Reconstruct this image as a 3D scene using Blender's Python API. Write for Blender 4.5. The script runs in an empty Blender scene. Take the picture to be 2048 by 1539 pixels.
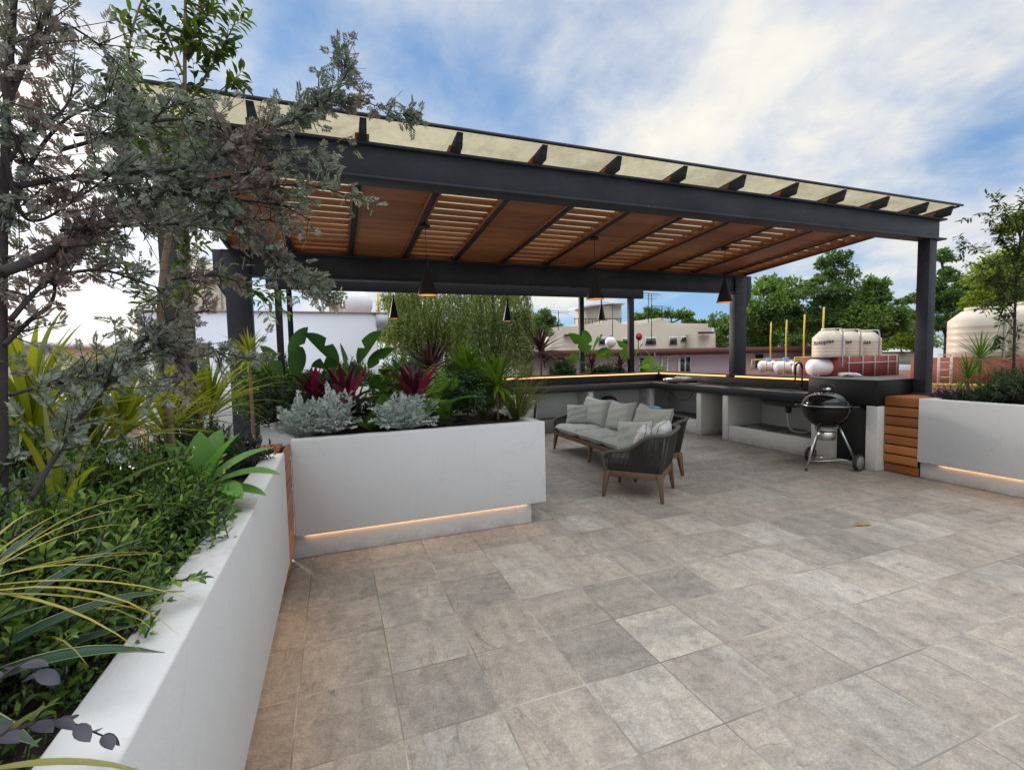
import bpy, bmesh, math, random
import numpy as np
from mathutils import Matrix, Vector
rng = np.random.default_rng(7)
random.seed(7)
R_ = math.radians
sc = bpy.context.scene
COL = sc.collection

# ------------------------------------------------------------------ camera
CAM_H = 1.6
F_PX = 943.47
YAW, PITCH, ROLL = 0.35766, 0.06292, 0.02102
_fwd = np.array([math.sin(YAW)*math.cos(PITCH), math.cos(YAW)*math.cos(PITCH), -math.sin(PITCH)])
_rt0 = np.array([math.cos(YAW), -math.sin(YAW), 0.0])
_dn0 = np.cross(_fwd, _rt0)
_rt = math.cos(ROLL)*_rt0 + math.sin(ROLL)*_dn0
_dn = -math.sin(ROLL)*_rt0 + math.cos(ROLL)*_dn0
cam = bpy.data.cameras.new('camera'); camo = bpy.data.objects.new('camera', cam); COL.objects.link(camo)
cam.sensor_width = 36.0; cam.lens = F_PX/2048*36.0; cam.clip_start = 0.05; cam.clip_end = 2000
M = Matrix.Identity(4)
for i in range(3):
    M[i][0] = _rt[i]; M[i][1] = -_dn[i]; M[i][2] = -_fwd[i]
M[2][3] = CAM_H
camo.matrix_world = M
sc.camera = camo

def ray(px, py):
    return (px-1024)/F_PX*_rt + (py-769.5)/F_PX*_dn + _fwd
def at(px, py, Y):                 # point at world depth Y seen in that direction
    d = ray(px, py); return np.array([0, 0, CAM_H]) + d*(Y/d[1])
def atd(px, py, D):                # point at distance D along the view axis
    return np.array([0, 0, CAM_H]) + ray(px, py)*D
def atz(px, py, z):
    d = ray(px, py); return np.array([0, 0, CAM_H]) + d*((z-CAM_H)/d[2])

# ------------------------------------------------------------------ world, sun, exposure
_s = ray(70, 470); _s = _s/np.linalg.norm(_s)
SUN_EL = math.asin(_s[2]); SUN_AZ = math.atan2(_s[0], _s[1])
w = bpy.data.worlds.new("World"); sc.world = w; w.use_nodes = True
nt = w.node_tree; nt.nodes.clear()
N = nt.nodes.new; Lk = nt.links.new
def mathn(nt, op, a, b=None, clamp=False):
    n = nt.nodes.new('ShaderNodeMath'); n.operation = op; n.use_clamp = clamp
    for i, v in enumerate((a, b)):
        if v is None: continue
        if isinstance(v, (int, float)): n.inputs[i].default_value = v
        else: nt.links.new(v, n.inputs[i])
    return n.outputs[0]
def mixc(nt, fac, a, b, blend='MIX'):
    n = nt.nodes.new('ShaderNodeMix'); n.data_type = 'RGBA'; n.blend_type = blend
    for s, v in ((0, fac), (6, a), (7, b)):
        if isinstance(v, (int, float)): n.inputs[s].default_value = v
        elif isinstance(v, tuple): n.inputs[s].default_value = (*v, 1) if len(v) == 3 else v
        else: nt.links.new(v, n.inputs[s])
    return n.outputs[2]
def ramp(nt, fac, stops, interp='LINEAR'):
    n = nt.nodes.new('ShaderNodeValToRGB'); n.color_ramp.interpolation = interp
    e = n.color_ramp.elements
    while len(e) < len(stops): e.new(0.5)
    for el, (p, c) in zip(e, stops):
        el.position = p; el.color = (c, c, c, 1) if isinstance(c, (int, float)) else (*c, 1)
    nt.links.new(fac, n.inputs[0]); return n.outputs[0]
def noise(nt, vec, scale, detail=5, rough=.55, dist=0.0, color=False):
    n = nt.nodes.new('ShaderNodeTexNoise'); n.inputs['Scale'].default_value = scale
    n.inputs['Detail'].default_value = detail; n.inputs['Roughness'].default_value = rough
    n.inputs['Distortion'].default_value = dist
    if vec is not None: nt.links.new(vec, n.inputs['Vector'])
    return n.outputs['Color' if color else 'Fac']
sky = N('ShaderNodeTexSky'); sky.sky_type = 'NISHITA'; sky.sun_disc = False
sky.sun_elevation = SUN_EL; sky.sun_rotation = SUN_AZ
sky.air_density = 1.0; sky.dust_density = 0.3; sky.ozone_density = 2.0; sky.altitude = 2200
tc = N('ShaderNodeTexCoord'); sep = N('ShaderNodeSeparateXYZ'); Lk(tc.outputs['Generated'], sep.inputs[0])
zc = mathn(nt, 'ADD', mathn(nt, 'MAXIMUM', sep.outputs[2], 0.0), 0.34)
cu = mathn(nt, 'DIVIDE', sep.outputs[0], zc); cv = mathn(nt, 'DIVIDE', sep.outputs[1], zc)
cb = N('ShaderNodeCombineXYZ'); Lk(cu, cb.inputs[0]); Lk(cv, cb.inputs[1])
mp = N('ShaderNodeMapping'); Lk(cb.outputs[0], mp.inputs[0])
mp.inputs['Rotation'].default_value = (0, 0, R_(-35)); mp.inputs['Location'].default_value = (-4.4, 6.0, 1.0); mp.inputs['Scale'].default_value = (1.10, 1.05, 1)
n1 = noise(nt, mp.outputs[0], 1.35, 6, .46, .15)
n2 = noise(nt, mp.outputs[0], 5.0, 7, .58, .2)
n3 = noise(nt, mp.outputs[0], 0.6, 2, .5, 0)
dens = mathn(nt, 'ADD', mathn(nt, 'MULTIPLY', n1, .58), mathn(nt, 'ADD', mathn(nt, 'MULTIPLY', n2, .16), mathn(nt, 'MULTIPLY', n3, .36)))
def lobe(px, py, k, amp):      # thinner or thicker cloud in one part of the sky
    v = ray(px, py); v = v/np.linalg.norm(v)
    d_ = N('ShaderNodeVectorMath'); d_.operation = 'DOT_PRODUCT'; Lk(tc.outputs['Generated'], d_.inputs[0]); d_.inputs[1].default_value = tuple(v)
    return mathn(nt, 'MULTIPLY', mathn(nt, 'POWER', mathn(nt, 'MAXIMUM', d_.outputs['Value'], 0.0), k), amp)
for q in ((560, 130, 30.0, -.055), (960, 210, 90.0, -.05), (300, 60, 40.0, .03), (1650, 500, 40.0, -.12), (1400, 60, 14.0, .06), (1800, 300, 40.0, .07), (1250, 600, 50.0, -.08), (1980, 210, 120.0, -.10)):
    dens = mathn(nt, 'ADD', dens, lobe(*q))
dens = mathn(nt, 'ADD', dens, mathn(nt, 'MULTIPLY', mathn(nt, 'MAXIMUM', mathn(nt, 'SUBTRACT', sep.outputs[2], .55), 0.0), .6))
cover = ramp(nt, dens, [(.415, 0.0), (.50, .5), (.57, .85), (.66, 1.0)])
thick = ramp(nt, mathn(nt, 'ADD', mathn(nt, 'MULTIPLY', n2, .55), mathn(nt, 'MULTIPLY', n1, .45)), [(.36, (2.9, 3.3, 4.1)), (.46, (3.9, 4.15, 4.5)), (.56, (4.9, 4.85, 4.6)), (.66, (5.5, 5.25, 4.65))])
# unseen sky overhead scaled brighter, added as fill light for the scene
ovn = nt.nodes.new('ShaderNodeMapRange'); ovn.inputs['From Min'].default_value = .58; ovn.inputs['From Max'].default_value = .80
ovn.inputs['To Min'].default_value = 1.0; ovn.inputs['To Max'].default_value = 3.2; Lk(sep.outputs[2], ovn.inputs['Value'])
# aureole round the veiled sun
dt = N('ShaderNodeVectorMath'); dt.operation = 'DOT_PRODUCT'; Lk(tc.outputs['Generated'], dt.inputs[0]); dt.inputs[1].default_value = tuple(_s)
dpos = mathn(nt, 'MAXIMUM', dt.outputs['Value'], 0.0)
aur = mathn(nt, 'MULTIPLY', mathn(nt, 'POWER', dpos, 40.0), 3.8)
aurw = N('ShaderNodeVectorMath'); aurw.operation = 'SCALE'; aurw.inputs[0].default_value = (1.0, .86, .80); Lk(aur, aurw.inputs['Scale'])
gm_ = N('ShaderNodeGamma'); gm_.inputs[1].default_value = 0.4; Lk(sky.outputs[0], gm_.inputs[0])
skyb = mixc(nt, 1.0, gm_.outputs[0], (1.15, 1.70, 2.42), 'MULTIPLY')
skyc = mixc(nt, cover, skyb, thick)
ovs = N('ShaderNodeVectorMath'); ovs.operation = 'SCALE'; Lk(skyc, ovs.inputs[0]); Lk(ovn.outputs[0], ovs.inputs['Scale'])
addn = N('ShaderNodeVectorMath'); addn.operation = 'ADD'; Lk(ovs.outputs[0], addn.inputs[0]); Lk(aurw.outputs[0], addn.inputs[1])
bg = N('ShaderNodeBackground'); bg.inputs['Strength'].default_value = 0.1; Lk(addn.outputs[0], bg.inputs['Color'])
wo = N('ShaderNodeOutputWorld'); Lk(bg.outputs[0], wo.inputs[0])

sl = bpy.data.lights.new('sun', 'SUN'); sl.energy = 1.7; sl.angle = R_(13); sl.color = (1.0, .86, .72)
so = bpy.data.objects.new('sun', sl); COL.objects.link(so)
so.rotation_euler = Vector(_s).to_track_quat('Z', 'Y').to_euler()
sc.view_settings.view_transform = 'Standard'; sc.view_settings.look = 'None'
sc.view_settings.exposure = 0.88; sc.view_settings.gamma = 1.0
sc.render.engine = 'CYCLES'
sc.cycles.max_bounces = 8; sc.cycles.transparent_max_bounces = 12; sc.cycles.use_denoising = True

# ------------------------------------------------------------------ helpers
def unit(v): 
    v = np.asarray(v, float); return v/np.maximum(np.linalg.norm(v, axis=-1, keepdims=True), 1e-9)
T4 = (np.array([(0,0,0),(-.5,.45,.05),(0,1,-.06),(.5,.45,.05)], float), [(0,2,1),(0,3,2)])
T8 = (np.array([(0,0,0),(-.40,.3,.06),(0,.3,0),(.40,.3,.06),(-.42,.62,.05),(0,.62,-.03),(.42,.62,.05),(0,1,-.14)], float),
      [(0,2,1),(0,3,2),(1,2,5,4),(2,3,6,5),(4,5,7),(5,6,7)])
def _oval():
    v = [(0,0,0)]; rings = [(.10,.24),(.28,.43),(.50,.50),(.72,.40),(.88,.22)]; f = []
    for y, w_ in rings: v += [(-w_, y, .07*w_*2-.10*y*y), (0, y, -.10*y*y), (w_, y, .07*w_*2-.10*y*y)]
    v.append((0, 1, -.12)); f += [(0,2,1),(0,3,2)]
    for k in range(4):
        q = 1+3*k; f += [(q, q+1, q+4, q+3), (q+1, q+2, q+5, q+4)]
    f += [(13,14,16),(14,15,16)]
    return np.array(v, float), f
TO = _oval()
class MB:
    def __init__(s): s.v = []; s.f = []; s.n = 0
    def raw(s, V, F):
        V = np.asarray(V, float).reshape(-1, 3); s.v.append(V)
        s.f.extend([tuple(int(i)+s.n for i in f) for f in F]); s.n += len(V); return s
    def box(s, x0, x1, y0, y1, z0, z1):
        V = [(x, y, z) for x in (x0, x1) for y in (y0, y1) for z in (z0, z1)]
        return s.raw(V, [(0,1,3,2),(4,6,7,5),(0,4,5,1),(2,3,7,6),(0,2,6,4),(1,5,7,3)])
    def obox(s, c, ax, ay, az):      # centre and three half-axis vectors
        c, ax, ay, az = [np.asarray(q, float) for q in (c, ax, ay, az)]
        V = [c+i*ax+j*ay+k*az for i in (-1,1) for j in (-1,1) for k in (-1,1)]
        return s.raw(V, [(0,1,3,2),(4,6,7,5),(0,4,5,1),(2,3,7,6),(0,2,6,4),(1,5,7,3)])
    def tube(s, pts, r, n=8, cap=True, closed=False):
        P = np.asarray(pts, float); K = len(P); r = np.broadcast_to(np.asarray(r, float), (K,))
        T = np.gradient(P, axis=0) if not closed else np.roll(P, -1, 0)-np.roll(P, 1, 0)
        T = unit(T); ref = np.array([0, 0, 1.]) if abs(T[0][2]) < .9 else np.array([1., 0, 0])
        a = unit(np.cross(T[0], ref)); V = []
        for i in range(K):
            a = unit(a - T[i]*np.dot(a, T[i])); b = np.cross(T[i], a)
            for j in range(n):
                t = 2*math.pi*j/n; V.append(P[i]+r[i]*(math.cos(t)*a+math.sin(t)*b))
        F = []
        for i in range(K if closed else K-1):
            i2 = (i+1) % K
            for j in range(n): F.append((i*n+j, i*n+(j+1) % n, i2*n+(j+1) % n, i2*n+j))
        if cap and not closed: F.append(tuple(range(n-1, -1, -1))); F.append(tuple((K-1)*n+j for j in range(n)))
        return s.raw(V, F)
    def lathe(s, prof, n=32, o=(0,0,0), axis='z', cap=True):
        V = []; F = []; K = len(prof)
        for r, z in prof:
            for j in range(n):
                t = 2*math.pi*j/n
                q = (r*math.cos(t), r*math.sin(t), z)
                if axis == 'x': q = (q[2], q[0], q[1])
                if axis == 'y': q = (q[1], q[2], q[0])
                V.append((q[0]+o[0], q[1]+o[1], q[2]+o[2]))
        for i in range(K-1):
            for j in range(n): F.append((i*n+j, i*n+(j+1) % n, (i+1)*n+(j+1) % n, (i+1)*n+j))
        if cap:
            if prof[0][0] > 1e-4: F.append(tuple(range(n-1, -1, -1)))
            if prof[-1][0] > 1e-4: F.append(tuple((K-1)*n+j for j in range(n)))
        return s.raw(V, F)
    def prism(s, poly, lo, hi, axis='z'):    # polygon extruded along an axis
        n = len(poly); V = []
        for h in (lo, hi):
            for a, b in poly:
                V.append({'z': (a, b, h), 'y': (a, h, b), 'x': (h, a, b)}[axis])
        F = [tuple(range(n-1, -1, -1)), tuple(range(n, 2*n))]+[(i, (i+1) % n, n+(i+1) % n, n+i) for i in range(n)]
        return s.raw(V, F)
    def sticks(s, P0, P1, r0, r1):           # many thin three-sided twigs
        P0 = np.asarray(P0, float); P1 = np.asarray(P1, float); D = unit(P1-P0)
        ref = np.where(np.abs(D[:, 2:3]) < .9, np.array([[0, 0, 1.]]), np.array([[1., 0, 0]]))
        a = unit(np.cross(D, ref)); b = np.cross(D, a); K = len(P0); V = np.zeros((K, 6, 3))
        for j in range(3):
            t = 2*math.pi*j/3; o = math.cos(t)*a+math.sin(t)*b
            V[:, j] = P0+o*r0; V[:, 3+j] = P1+o*r1
        F = []
        for k in range(K):
            q = 6*k; F += [(q, q+1, q+4, q+3), (q+1, q+2, q+5, q+4), (q+2, q, q+3, q+5)]
        return s.raw(V.reshape(-1, 3), F)
    def inst(s, tm, P, D, L, W, up=None, roll=0.5):
        P = np.asarray(P, float).reshape(-1, 3); D = unit(np.asarray(D, float).reshape(-1, 3)); K = len(P)
        if up is None: up = np.array([[0, 0, 1.]])
        ref = np.broadcast_to(up, (K, 3))+rng.normal(0, roll, (K, 3))
        S = unit(np.cross(D, ref)); Nn = np.cross(S, D)
        L = np.broadcast_to(np.asarray(L, float), (K,))[:, None, None]; W = np.broadcast_to(np.asarray(W, float), (K,))[:, None, None]
        t = tm[0]
        V = P[:, None]+S[:, None]*t[None, :, 0:1]*W+D[:, None]*t[None, :, 1:2]*L+Nn[:, None]*t[None, :, 2:3]*L
        m = len(t); F = [tuple(i+m*k for i in f) for k in range(K) for f in tm[1]]
        return s.raw(V.reshape(-1, 3), F)
    def blade(s, p, az, el, L, W, droop=.8, prof=None, seg=7, fold=.25, twist=0, roll0=0.0, curl=1.5):
        p = np.array(p, float); h = np.array([math.cos(az), math.sin(az), 0]); side0 = np.array([-math.sin(az), math.cos(az), 0])
        V = []; F = []
        for i in range(seg+1):
            t = i/seg; e = el-droop*t**curl; d = h*math.cos(e)+np.array([0, 0, math.sin(e)])
            if i: p = p+d*L/seg
            n = np.cross(side0, -d); n = n/np.linalg.norm(n)
            if n[2] < 0 and e > -1.5: n = n
            w_ = W*(prof(t) if prof else (min(1, .55+2.0*t) if t < .3 else 1-((t-.3)/.7)**1.7))/2
            a = roll0+twist*t; sd = side0*math.cos(a)+n*math.sin(a)
            V += [p-sd*w_+n*w_*fold, p.copy(), p+sd*w_+n*w_*fold]
        for i in range(seg):
            q = 3*i; F += [(q, q+1, q+4, q+3), (q+1, q+2, q+5, q+4)]
        return s.raw(V, F)
    def build(s, name, mat, parent=None, smooth=False, bevel=0, seg=2):
        me = bpy.data.meshes.new(name); V = np.concatenate(s.v) if s.v else np.zeros((0, 3))
        ln = np.array([len(f) for f in s.f], dtype=np.int32); lv = np.fromiter((i for f in s.f for i in f), dtype=np.int32)
        me.vertices.add(len(V)); me.vertices.foreach_set('co', V.ravel())
        me.loops.add(len(lv)); me.loops.foreach_set('vertex_index', lv)
        me.polygons.add(len(ln)); st = np.zeros(len(ln), np.int32); st[1:] = np.cumsum(ln)[:-1]
        me.polygons.foreach_set('loop_start', st)
        if smooth: me.polygons.foreach_set('use_smooth', np.ones(len(ln), bool))
        me.update(calc_edges=True); me.validate()
        o = bpy.data.objects.new(name, me); COL.objects.link(o)
        for m_ in (mat if isinstance(mat, (list, tuple)) else [mat]): me.materials.append(m_)
        if parent is not None: o.parent = parent
        if bevel:
            b = o.modifiers.new('bevel', 'BEVEL'); b.width = bevel; b.segments = seg; b.limit_method = 'ANGLE'; b.angle_limit = R_(40)
        return o
def tag(o, label=None, cat=None, group=None, kind=None):
    if label: o['label'] = label
    if cat: o['category'] = cat
    if group: o['group'] = group
    if kind: o['kind'] = kind
    return o
def thing(name, label, cat, loc=(0,0,0), rz=0, group=None):
    o = bpy.data.objects.new(name, None); COL.objects.link(o); o.location = tuple(loc); o.rotation_euler = (0, 0, rz)
    o.empty_display_size = .1
    return tag(o, label, cat, group)
def copy_tree(o, parent=None):
    c = o.copy(); COL.objects.link(c)
    if parent is not None: c.parent = parent
    for ch in list(o.children): copy_tree(ch, c)
    return c
def sm_smooth(o, ang=40):
    for p in o.data.polygons: p.use_smooth = True
    m = o.modifiers.new('es', 'EDGE_SPLIT'); m.split_angle = R_(ang); return o

# ------------------------------------------------------------------ materials
def new_mat(name):
    m = bpy.data.materials.new(name); m.use_nodes = True; nt = m.node_tree
    return m, nt, nt.nodes['Principled BSDF'], nt.nodes['Material Output']
def pm(name, col, rough=.6, metal=0.0, var=.12, scale=6.0, bump=0.0, bscale=60, isl=0.0, coat=0.0, spec=.5, stretch=None):
    m, nt, b, out = new_mat(name)
    tcn = nt.nodes.new('ShaderNodeTexCoord'); vec = tcn.outputs['Object']
    if stretch:
        mpn = nt.nodes.new('ShaderNodeMapping'); mpn.inputs['Scale'].default_value = stretch; nt.links.new(vec, mpn.inputs[0]); vec = mpn.outputs[0]
    n = noise(nt, vec, scale, 6, .6)
    c = mixc(nt, n, tuple(x*(1-var*1.6) for x in col), tuple(min(1, x*(1+var*1.6)) for x in col))
    if isl:
        g = nt.nodes.new('ShaderNodeNewGeometry')
        c = mixc(nt, 1.0, c, ramp(nt, g.outputs['Random Per Island'], [(0, 1-isl), (1, 1+isl)]), 'MULTIPLY')
    nt.links.new(c, b.inputs['Base Color']); b.inputs['Roughness'].default_value = rough; b.inputs['Metallic'].default_value = metal
    b.inputs['Specular IOR Level'].default_value = spec
    if coat: b.inputs['Coat Weight'].default_value = coat; b.inputs['Coat Roughness'].default_value = .05
    if bump:
        bn = nt.nodes.new('ShaderNodeBump'); bn.inputs['Strength'].default_value = bump; bn.inputs['Distance'].default_value = .01
        nt.links.new(noise(nt, vec, bscale, 4, .6), bn.inputs['Height']); nt.links.new(bn.outputs[0], b.inputs['Normal'])
    return m
def leaf_mat(name, stops, trans=.35, rough=.45, tcol=None, pos_scale=0, posmix=None, spec=.4):
    """leaf: colour differs leaf by leaf; light also comes through it"""
    m, nt, b, out = new_mat(name)
    g = nt.nodes.new('ShaderNodeNewGeometry')
    k = len(stops); c = ramp(nt, g.outputs['Random Per Island'], [(i/(k-1), s_) for i, s_ in enumerate(stops)])
    if posmix:
        pn = noise(nt, g.outputs['Position'], pos_scale, 2, .5)
        c2 = ramp(nt, g.outputs['Random Per Island'], [(i/(len(posmix)-1), s_) for i, s_ in enumerate(posmix)])
        c = mixc(nt, ramp(nt, pn, [(.52, 0.0), (.62, .9)]), c, c2)
    nt.links.new(c, b.inputs['Base Color']); b.inputs['Roughness'].default_value = rough; b.inputs['Specular IOR Level'].default_value = spec
    tr = nt.nodes.new('ShaderNodeBsdfTranslucent')
    nt.links.new(mixc(nt, 1.0, c, tcol or (1.5, 1.6, .6), 'MULTIPLY'), tr.inputs['Color'])
    mx = nt.nodes.new('ShaderNodeMixShader'); mx.inputs[0].default_value = trans
    nt.links.new(b.outputs[0], mx.inputs[1]); nt.links.new(tr.outputs[0], mx.inputs[2]); nt.links.new(mx.outputs[0], out.inputs[0])
    return m
def emit(name, col, st):
    m, nt, b, out = new_mat(name); e = nt.nodes.new('ShaderNodeEmission'); e.inputs[0].default_value = (*col, 1); e.inputs[1].default_value = st
    nt.links.new(e.outputs[0], out.inputs[0]); return m
def plaster(name, col, stain=.1):
    m, nt, b, out = new_mat(name); tcn = nt.nodes.new('ShaderNodeTexCoord'); v = tcn.outputs['Object']
    a = noise(nt, v, 1.7, 6, .6, .4); f = noise(nt, v, 14, 6, .65); 
    mpn = nt.nodes.new('ShaderNodeMapping'); mpn.inputs['Scale'].default_value = (9, 9, 1.3); nt.links.new(v, mpn.inputs[0])
    st = noise(nt, mpn.outputs[0], 1.6, 5, .6)
    c = mixc(nt, a, tuple(x*(1-stain) for x in col), tuple(min(1, x*(1+stain*.5)) for x in col))
    c = mixc(nt, ramp(nt, f, [(.60, 0.0), (.80, .35)]), c, tuple(x*.72 for x in col))
    c = mixc(nt, ramp(nt, st, [(.62, 0.0), (.80, .22)]), c, (col[0]*.62, col[1]*.58, col[2]*.5))
    g = nt.nodes.new('ShaderNodeNewGeometry'); sp = nt.nodes.new('ShaderNodeSeparateXYZ'); nt.links.new(g.outputs['True Normal'], sp.inputs[0])
    up_ = mathn(nt, 'GREATER_THAN', sp.outputs[2], .7)
    dm = mathn(nt, 'MULTIPLY', up_, ramp(nt, mathn(nt, 'ADD', mathn(nt, 'MULTIPLY', noise(nt, v, 3.2, 5, .65, .3), .6), mathn(nt, 'MULTIPLY', noise(nt, v, 26, 5, .7), .4)), [(.50, 0.0), (.66, .60)]))
    c = mixc(nt, dm, c, (.36, .315, .25))
    po = nt.nodes.new('ShaderNodeSeparateXYZ'); nt.links.new(g.outputs['Position'], po.inputs[0])
    cr = mathn(nt, 'MULTIPLY', ramp(nt, mathn(nt, 'ABSOLUTE', mathn(nt, 'SUBTRACT', noise(nt, v, 1.1, 5, .55, .4), .5)), [(0, .16), (.0022, 0.0)]), ramp(nt, noise(nt, v, .9, 2), [(.5, 0.0), (.56, 1.0)]))
    c = mixc(nt, cr, c, tuple(x*.45 for x in col))
    sc_ = mathn(nt, 'MULTIPLY', ramp(nt, noise(nt, mpn.outputs[0], 3.5, 5, .7, 1.0), [(.66, 0.0), (.73, .20)]), ramp(nt, noise(nt, v, 2.0, 3), [(.5, 0.0), (.6, 1.0)]))
    c = mixc(nt, sc_, c, tuple(x*.6 for x in col))
    lowz = nt.nodes.new('ShaderNodeMapRange'); lowz.inputs['From Min'].default_value = .0; lowz.inputs['From Max'].default_value = .12; lowz.inputs['To Min'].default_value = .55; lowz.inputs['To Max'].default_value = .0
    nt.links.new(po.outputs[2], lowz.inputs['Value'])
    c = mixc(nt, mathn(nt, 'MULTIPLY', lowz.outputs[0], ramp(nt, noise(nt, v, 8, 5, .7), [(.35, 0.0), (.6, 1.0)]), True), c, (.30, .25, .19))
    nt.links.new(c, b.inputs['Base Color']); b.inputs['Roughness'].default_value = .75
    bn = nt.nodes.new('ShaderNodeBump'); bn.inputs['Strength'].default_value = .22; bn.inputs['Distance'].default_value = .006
    nt.links.new(mathn(nt, 'ADD', noise(nt, v, 70, 4, .6), mathn(nt, 'MULTIPLY', noise(nt, v, 6, 3), .8)), bn.inputs['Height']); nt.links.new(bn.outputs[0], b.inputs['Normal'])
    return m
def wood(name, col, axis='y', var=.35):
    m, nt, b, out = new_mat(name); tcn = nt.nodes.new('ShaderNodeTexCoord'); g = nt.nodes.new('ShaderNodeNewGeometry')
    mpn = nt.nodes.new('ShaderNodeMapping'); sc_ = {'x': (1.2, 22, 22), 'y': (22, 1.2, 22), 'z': (22, 22, 1.2)}[axis]
    mpn.inputs['Scale'].default_value = sc_; nt.links.new(tcn.outputs['Object'], mpn.inputs[0])
    off = nt.nodes.new('ShaderNodeVectorMath'); off.operation = 'ADD'; nt.links.new(mpn.outputs[0], off.inputs[0])
    cbn = nt.nodes.new('ShaderNodeCombineXYZ'); r7 = mathn(nt, 'MULTIPLY', g.outputs['Random Per Island'], 57.0)
    for i in range(3): nt.links.new(r7, cbn.inputs[i])
    nt.links.new(cbn.outputs[0], off.inputs[1])
    n = noise(nt, off.outputs[0], 1.0, 6, .6, .6)
    c = mixc(nt, n, tuple(x*.62 for x in col), tuple(min(1, x*1.3) for x in col))
    c = mixc(nt, 1.0, c, ramp(nt, g.outputs['Random Per Island'], [(0, (1-var, 1-var*1.15, 1-var*1.2)), (.5, (1, 1, 1)), (1, (1+var, 1+var*1.2, 1+var))]), 'MULTIPLY')
    nt.links.new(c, b.inputs['Base Color']); b.inputs['Roughness'].default_value = .42
    bn = nt.nodes.new('ShaderNodeBump'); bn.inputs['Strength'].default_value = .15; bn.inputs['Distance'].default_value = .004
    nt.links.new(n, bn.inputs['Height']); nt.links.new(bn.outputs[0], b.inputs['Normal'])
    return m
def tile_floor():
    m, nt, b, out = new_mat('porcelain_tiles'); g = nt.nodes.new('ShaderNodeNewGeometry'); sp = nt.nodes.new('ShaderNodeSeparateXYZ')
    nt.links.new(g.outputs['Position'], sp.inputs[0]); T = .4345
    u = mathn(nt, 'DIVIDE', mathn(nt, 'ADD', sp.outputs[0], .23+T*20), T); v = mathn(nt, 'DIVIDE', mathn(nt, 'ADD', sp.outputs[1], -1.503+T*20), T)
    iu = mathn(nt, 'FLOOR', u); iv = mathn(nt, 'FLOOR', v); fu = mathn(nt, 'FRACT', u); fv = mathn(nt, 'FRACT', v)
    cell = nt.nodes.new('ShaderNodeCombineXYZ'); nt.links.new(iu, cell.inputs[0]); nt.links.new(iv, cell.inputs[1])
    wn = nt.nodes.new('ShaderNodeTexWhiteNoise'); wn.noise_dimensions = '3D'; nt.links.new(cell.outputs[0], wn.inputs['Vector'])
    ws = nt.nodes.new('ShaderNodeSeparateColor'); nt.links.new(wn.outputs['Color'], ws.inputs[0])
    # every tile samples its own patch of stone, turned by a random quarter
    q = mathn(nt, 'GREATER_THAN', ws.outputs[2], .35)
    au = mathn(nt, 'ADD', mathn(nt, 'MULTIPLY', fu, q), mathn(nt, 'MULTIPLY', fv, mathn(nt, 'SUBTRACT', 1.0, q)))
    av = mathn(nt, 'ADD', mathn(nt, 'MULTIPLY', fv, q), mathn(nt, 'MULTIPLY', fu, mathn(nt, 'SUBTRACT', 1.0, q)))
    pc = nt.nodes.new('ShaderNodeCombineXYZ'); nt.links.new(mathn(nt, 'ADD', au, mathn(nt, 'MULTIPLY', ws.outputs[0], 83.0)), pc.inputs[0])
    nt.links.new(mathn(nt, 'ADD', av, mathn(nt, 'MULTIPLY', ws.outputs[1], 61.0)), pc.inputs[1])
    P = pc.outputs[0]
    mpn = nt.nodes.new('ShaderNodeMapping'); mpn.inputs['Scale'].default_value = (2.6, .55, 1); nt.links.new(P, mpn.inputs[0])
    big = noise(nt, mpn.outputs[0], 1.1, 4, .55, .5); mid = noise(nt, P, 4.5, 8, .68, .6); fine = noise(nt, P, 38, 5, .7)
    grain = noise(nt, P, 120, 3, .7)
    base = ramp(nt, ws.outputs[0], [(0, (0.26, 0.237, 0.215)), (0.3, (0.301, 0.273, 0.244)), (0.6, (0.344, 0.304, 0.264)), (0.85, (0.334, 0.308, 0.278)), (1, (0.392, 0.362, 0.325))])
    c = mixc(nt, ramp(nt, big, [(.35, 0.0), (.62, 1.0)]), mixc(nt, 1.0, base, (.84, .84, .84), 'MULTIPLY'), mixc(nt, 1.0, base, (1.14, 1.12, 1.08), 'MULTIPLY'))
    c = mixc(nt, ramp(nt, mid, [(.36, .38), (.5, 0.0)]), c, mixc(nt, 1.0, c, (.62, .60, .56), 'MULTIPLY'))
    c = mixc(nt, ramp(nt, mid, [(.56, 0.0), (.70, .6)]), c, mixc(nt, 1.0, c, (1.28, 1.24, 1.18), 'MULTIPLY'))
    c = mixc(nt, .75, c, mixc(nt, 1.0, c, ramp(nt, fine, [(.3, .60), (.7, 1.38)]), 'MULTIPLY'))
    blot = noise(nt, P, 9.0, 6, .7, .9)
    c = mixc(nt, .6, c, mixc(nt, 1.0, c, ramp(nt, blot, [(.34, .72), (.5, 1.0), (.66, 1.26)]), 'MULTIPLY'))
    c = mixc(nt, .45, c, mixc(nt, 1.0, c, ramp(nt, grain, [(.3, .7), (.7, 1.28)]), 'MULTIPLY'))
    vn = noise(nt, mpn.outputs[0], 1.0, 3, .5, .25)
    vein = ramp(nt, mathn(nt, 'ABSOLUTE', mathn(nt, 'SUBTRACT', vn, .5)), [(0, .7), (.008, 0.0)])
    vmask = mathn(nt, 'MULTIPLY', vein, ramp(nt, noise(nt, P, 1.3, 2), [(.48, 0.0), (.58, .8)]))
    c = mixc(nt, vmask, c, mixc(nt, 1.0, c, (.42, .40, .37), 'MULTIPLY'))
    mp2 = nt.nodes.new('ShaderNodeMapping'); mp2.inputs['Location'].default_value = (17, 5, 0); mp2.inputs['Scale'].default_value = (1.3, .5, 1); nt.links.new(P, mp2.inputs[0])
    wv = noise(nt, mp2.outputs[0], .7, 1.5, .4, .1)
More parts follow.
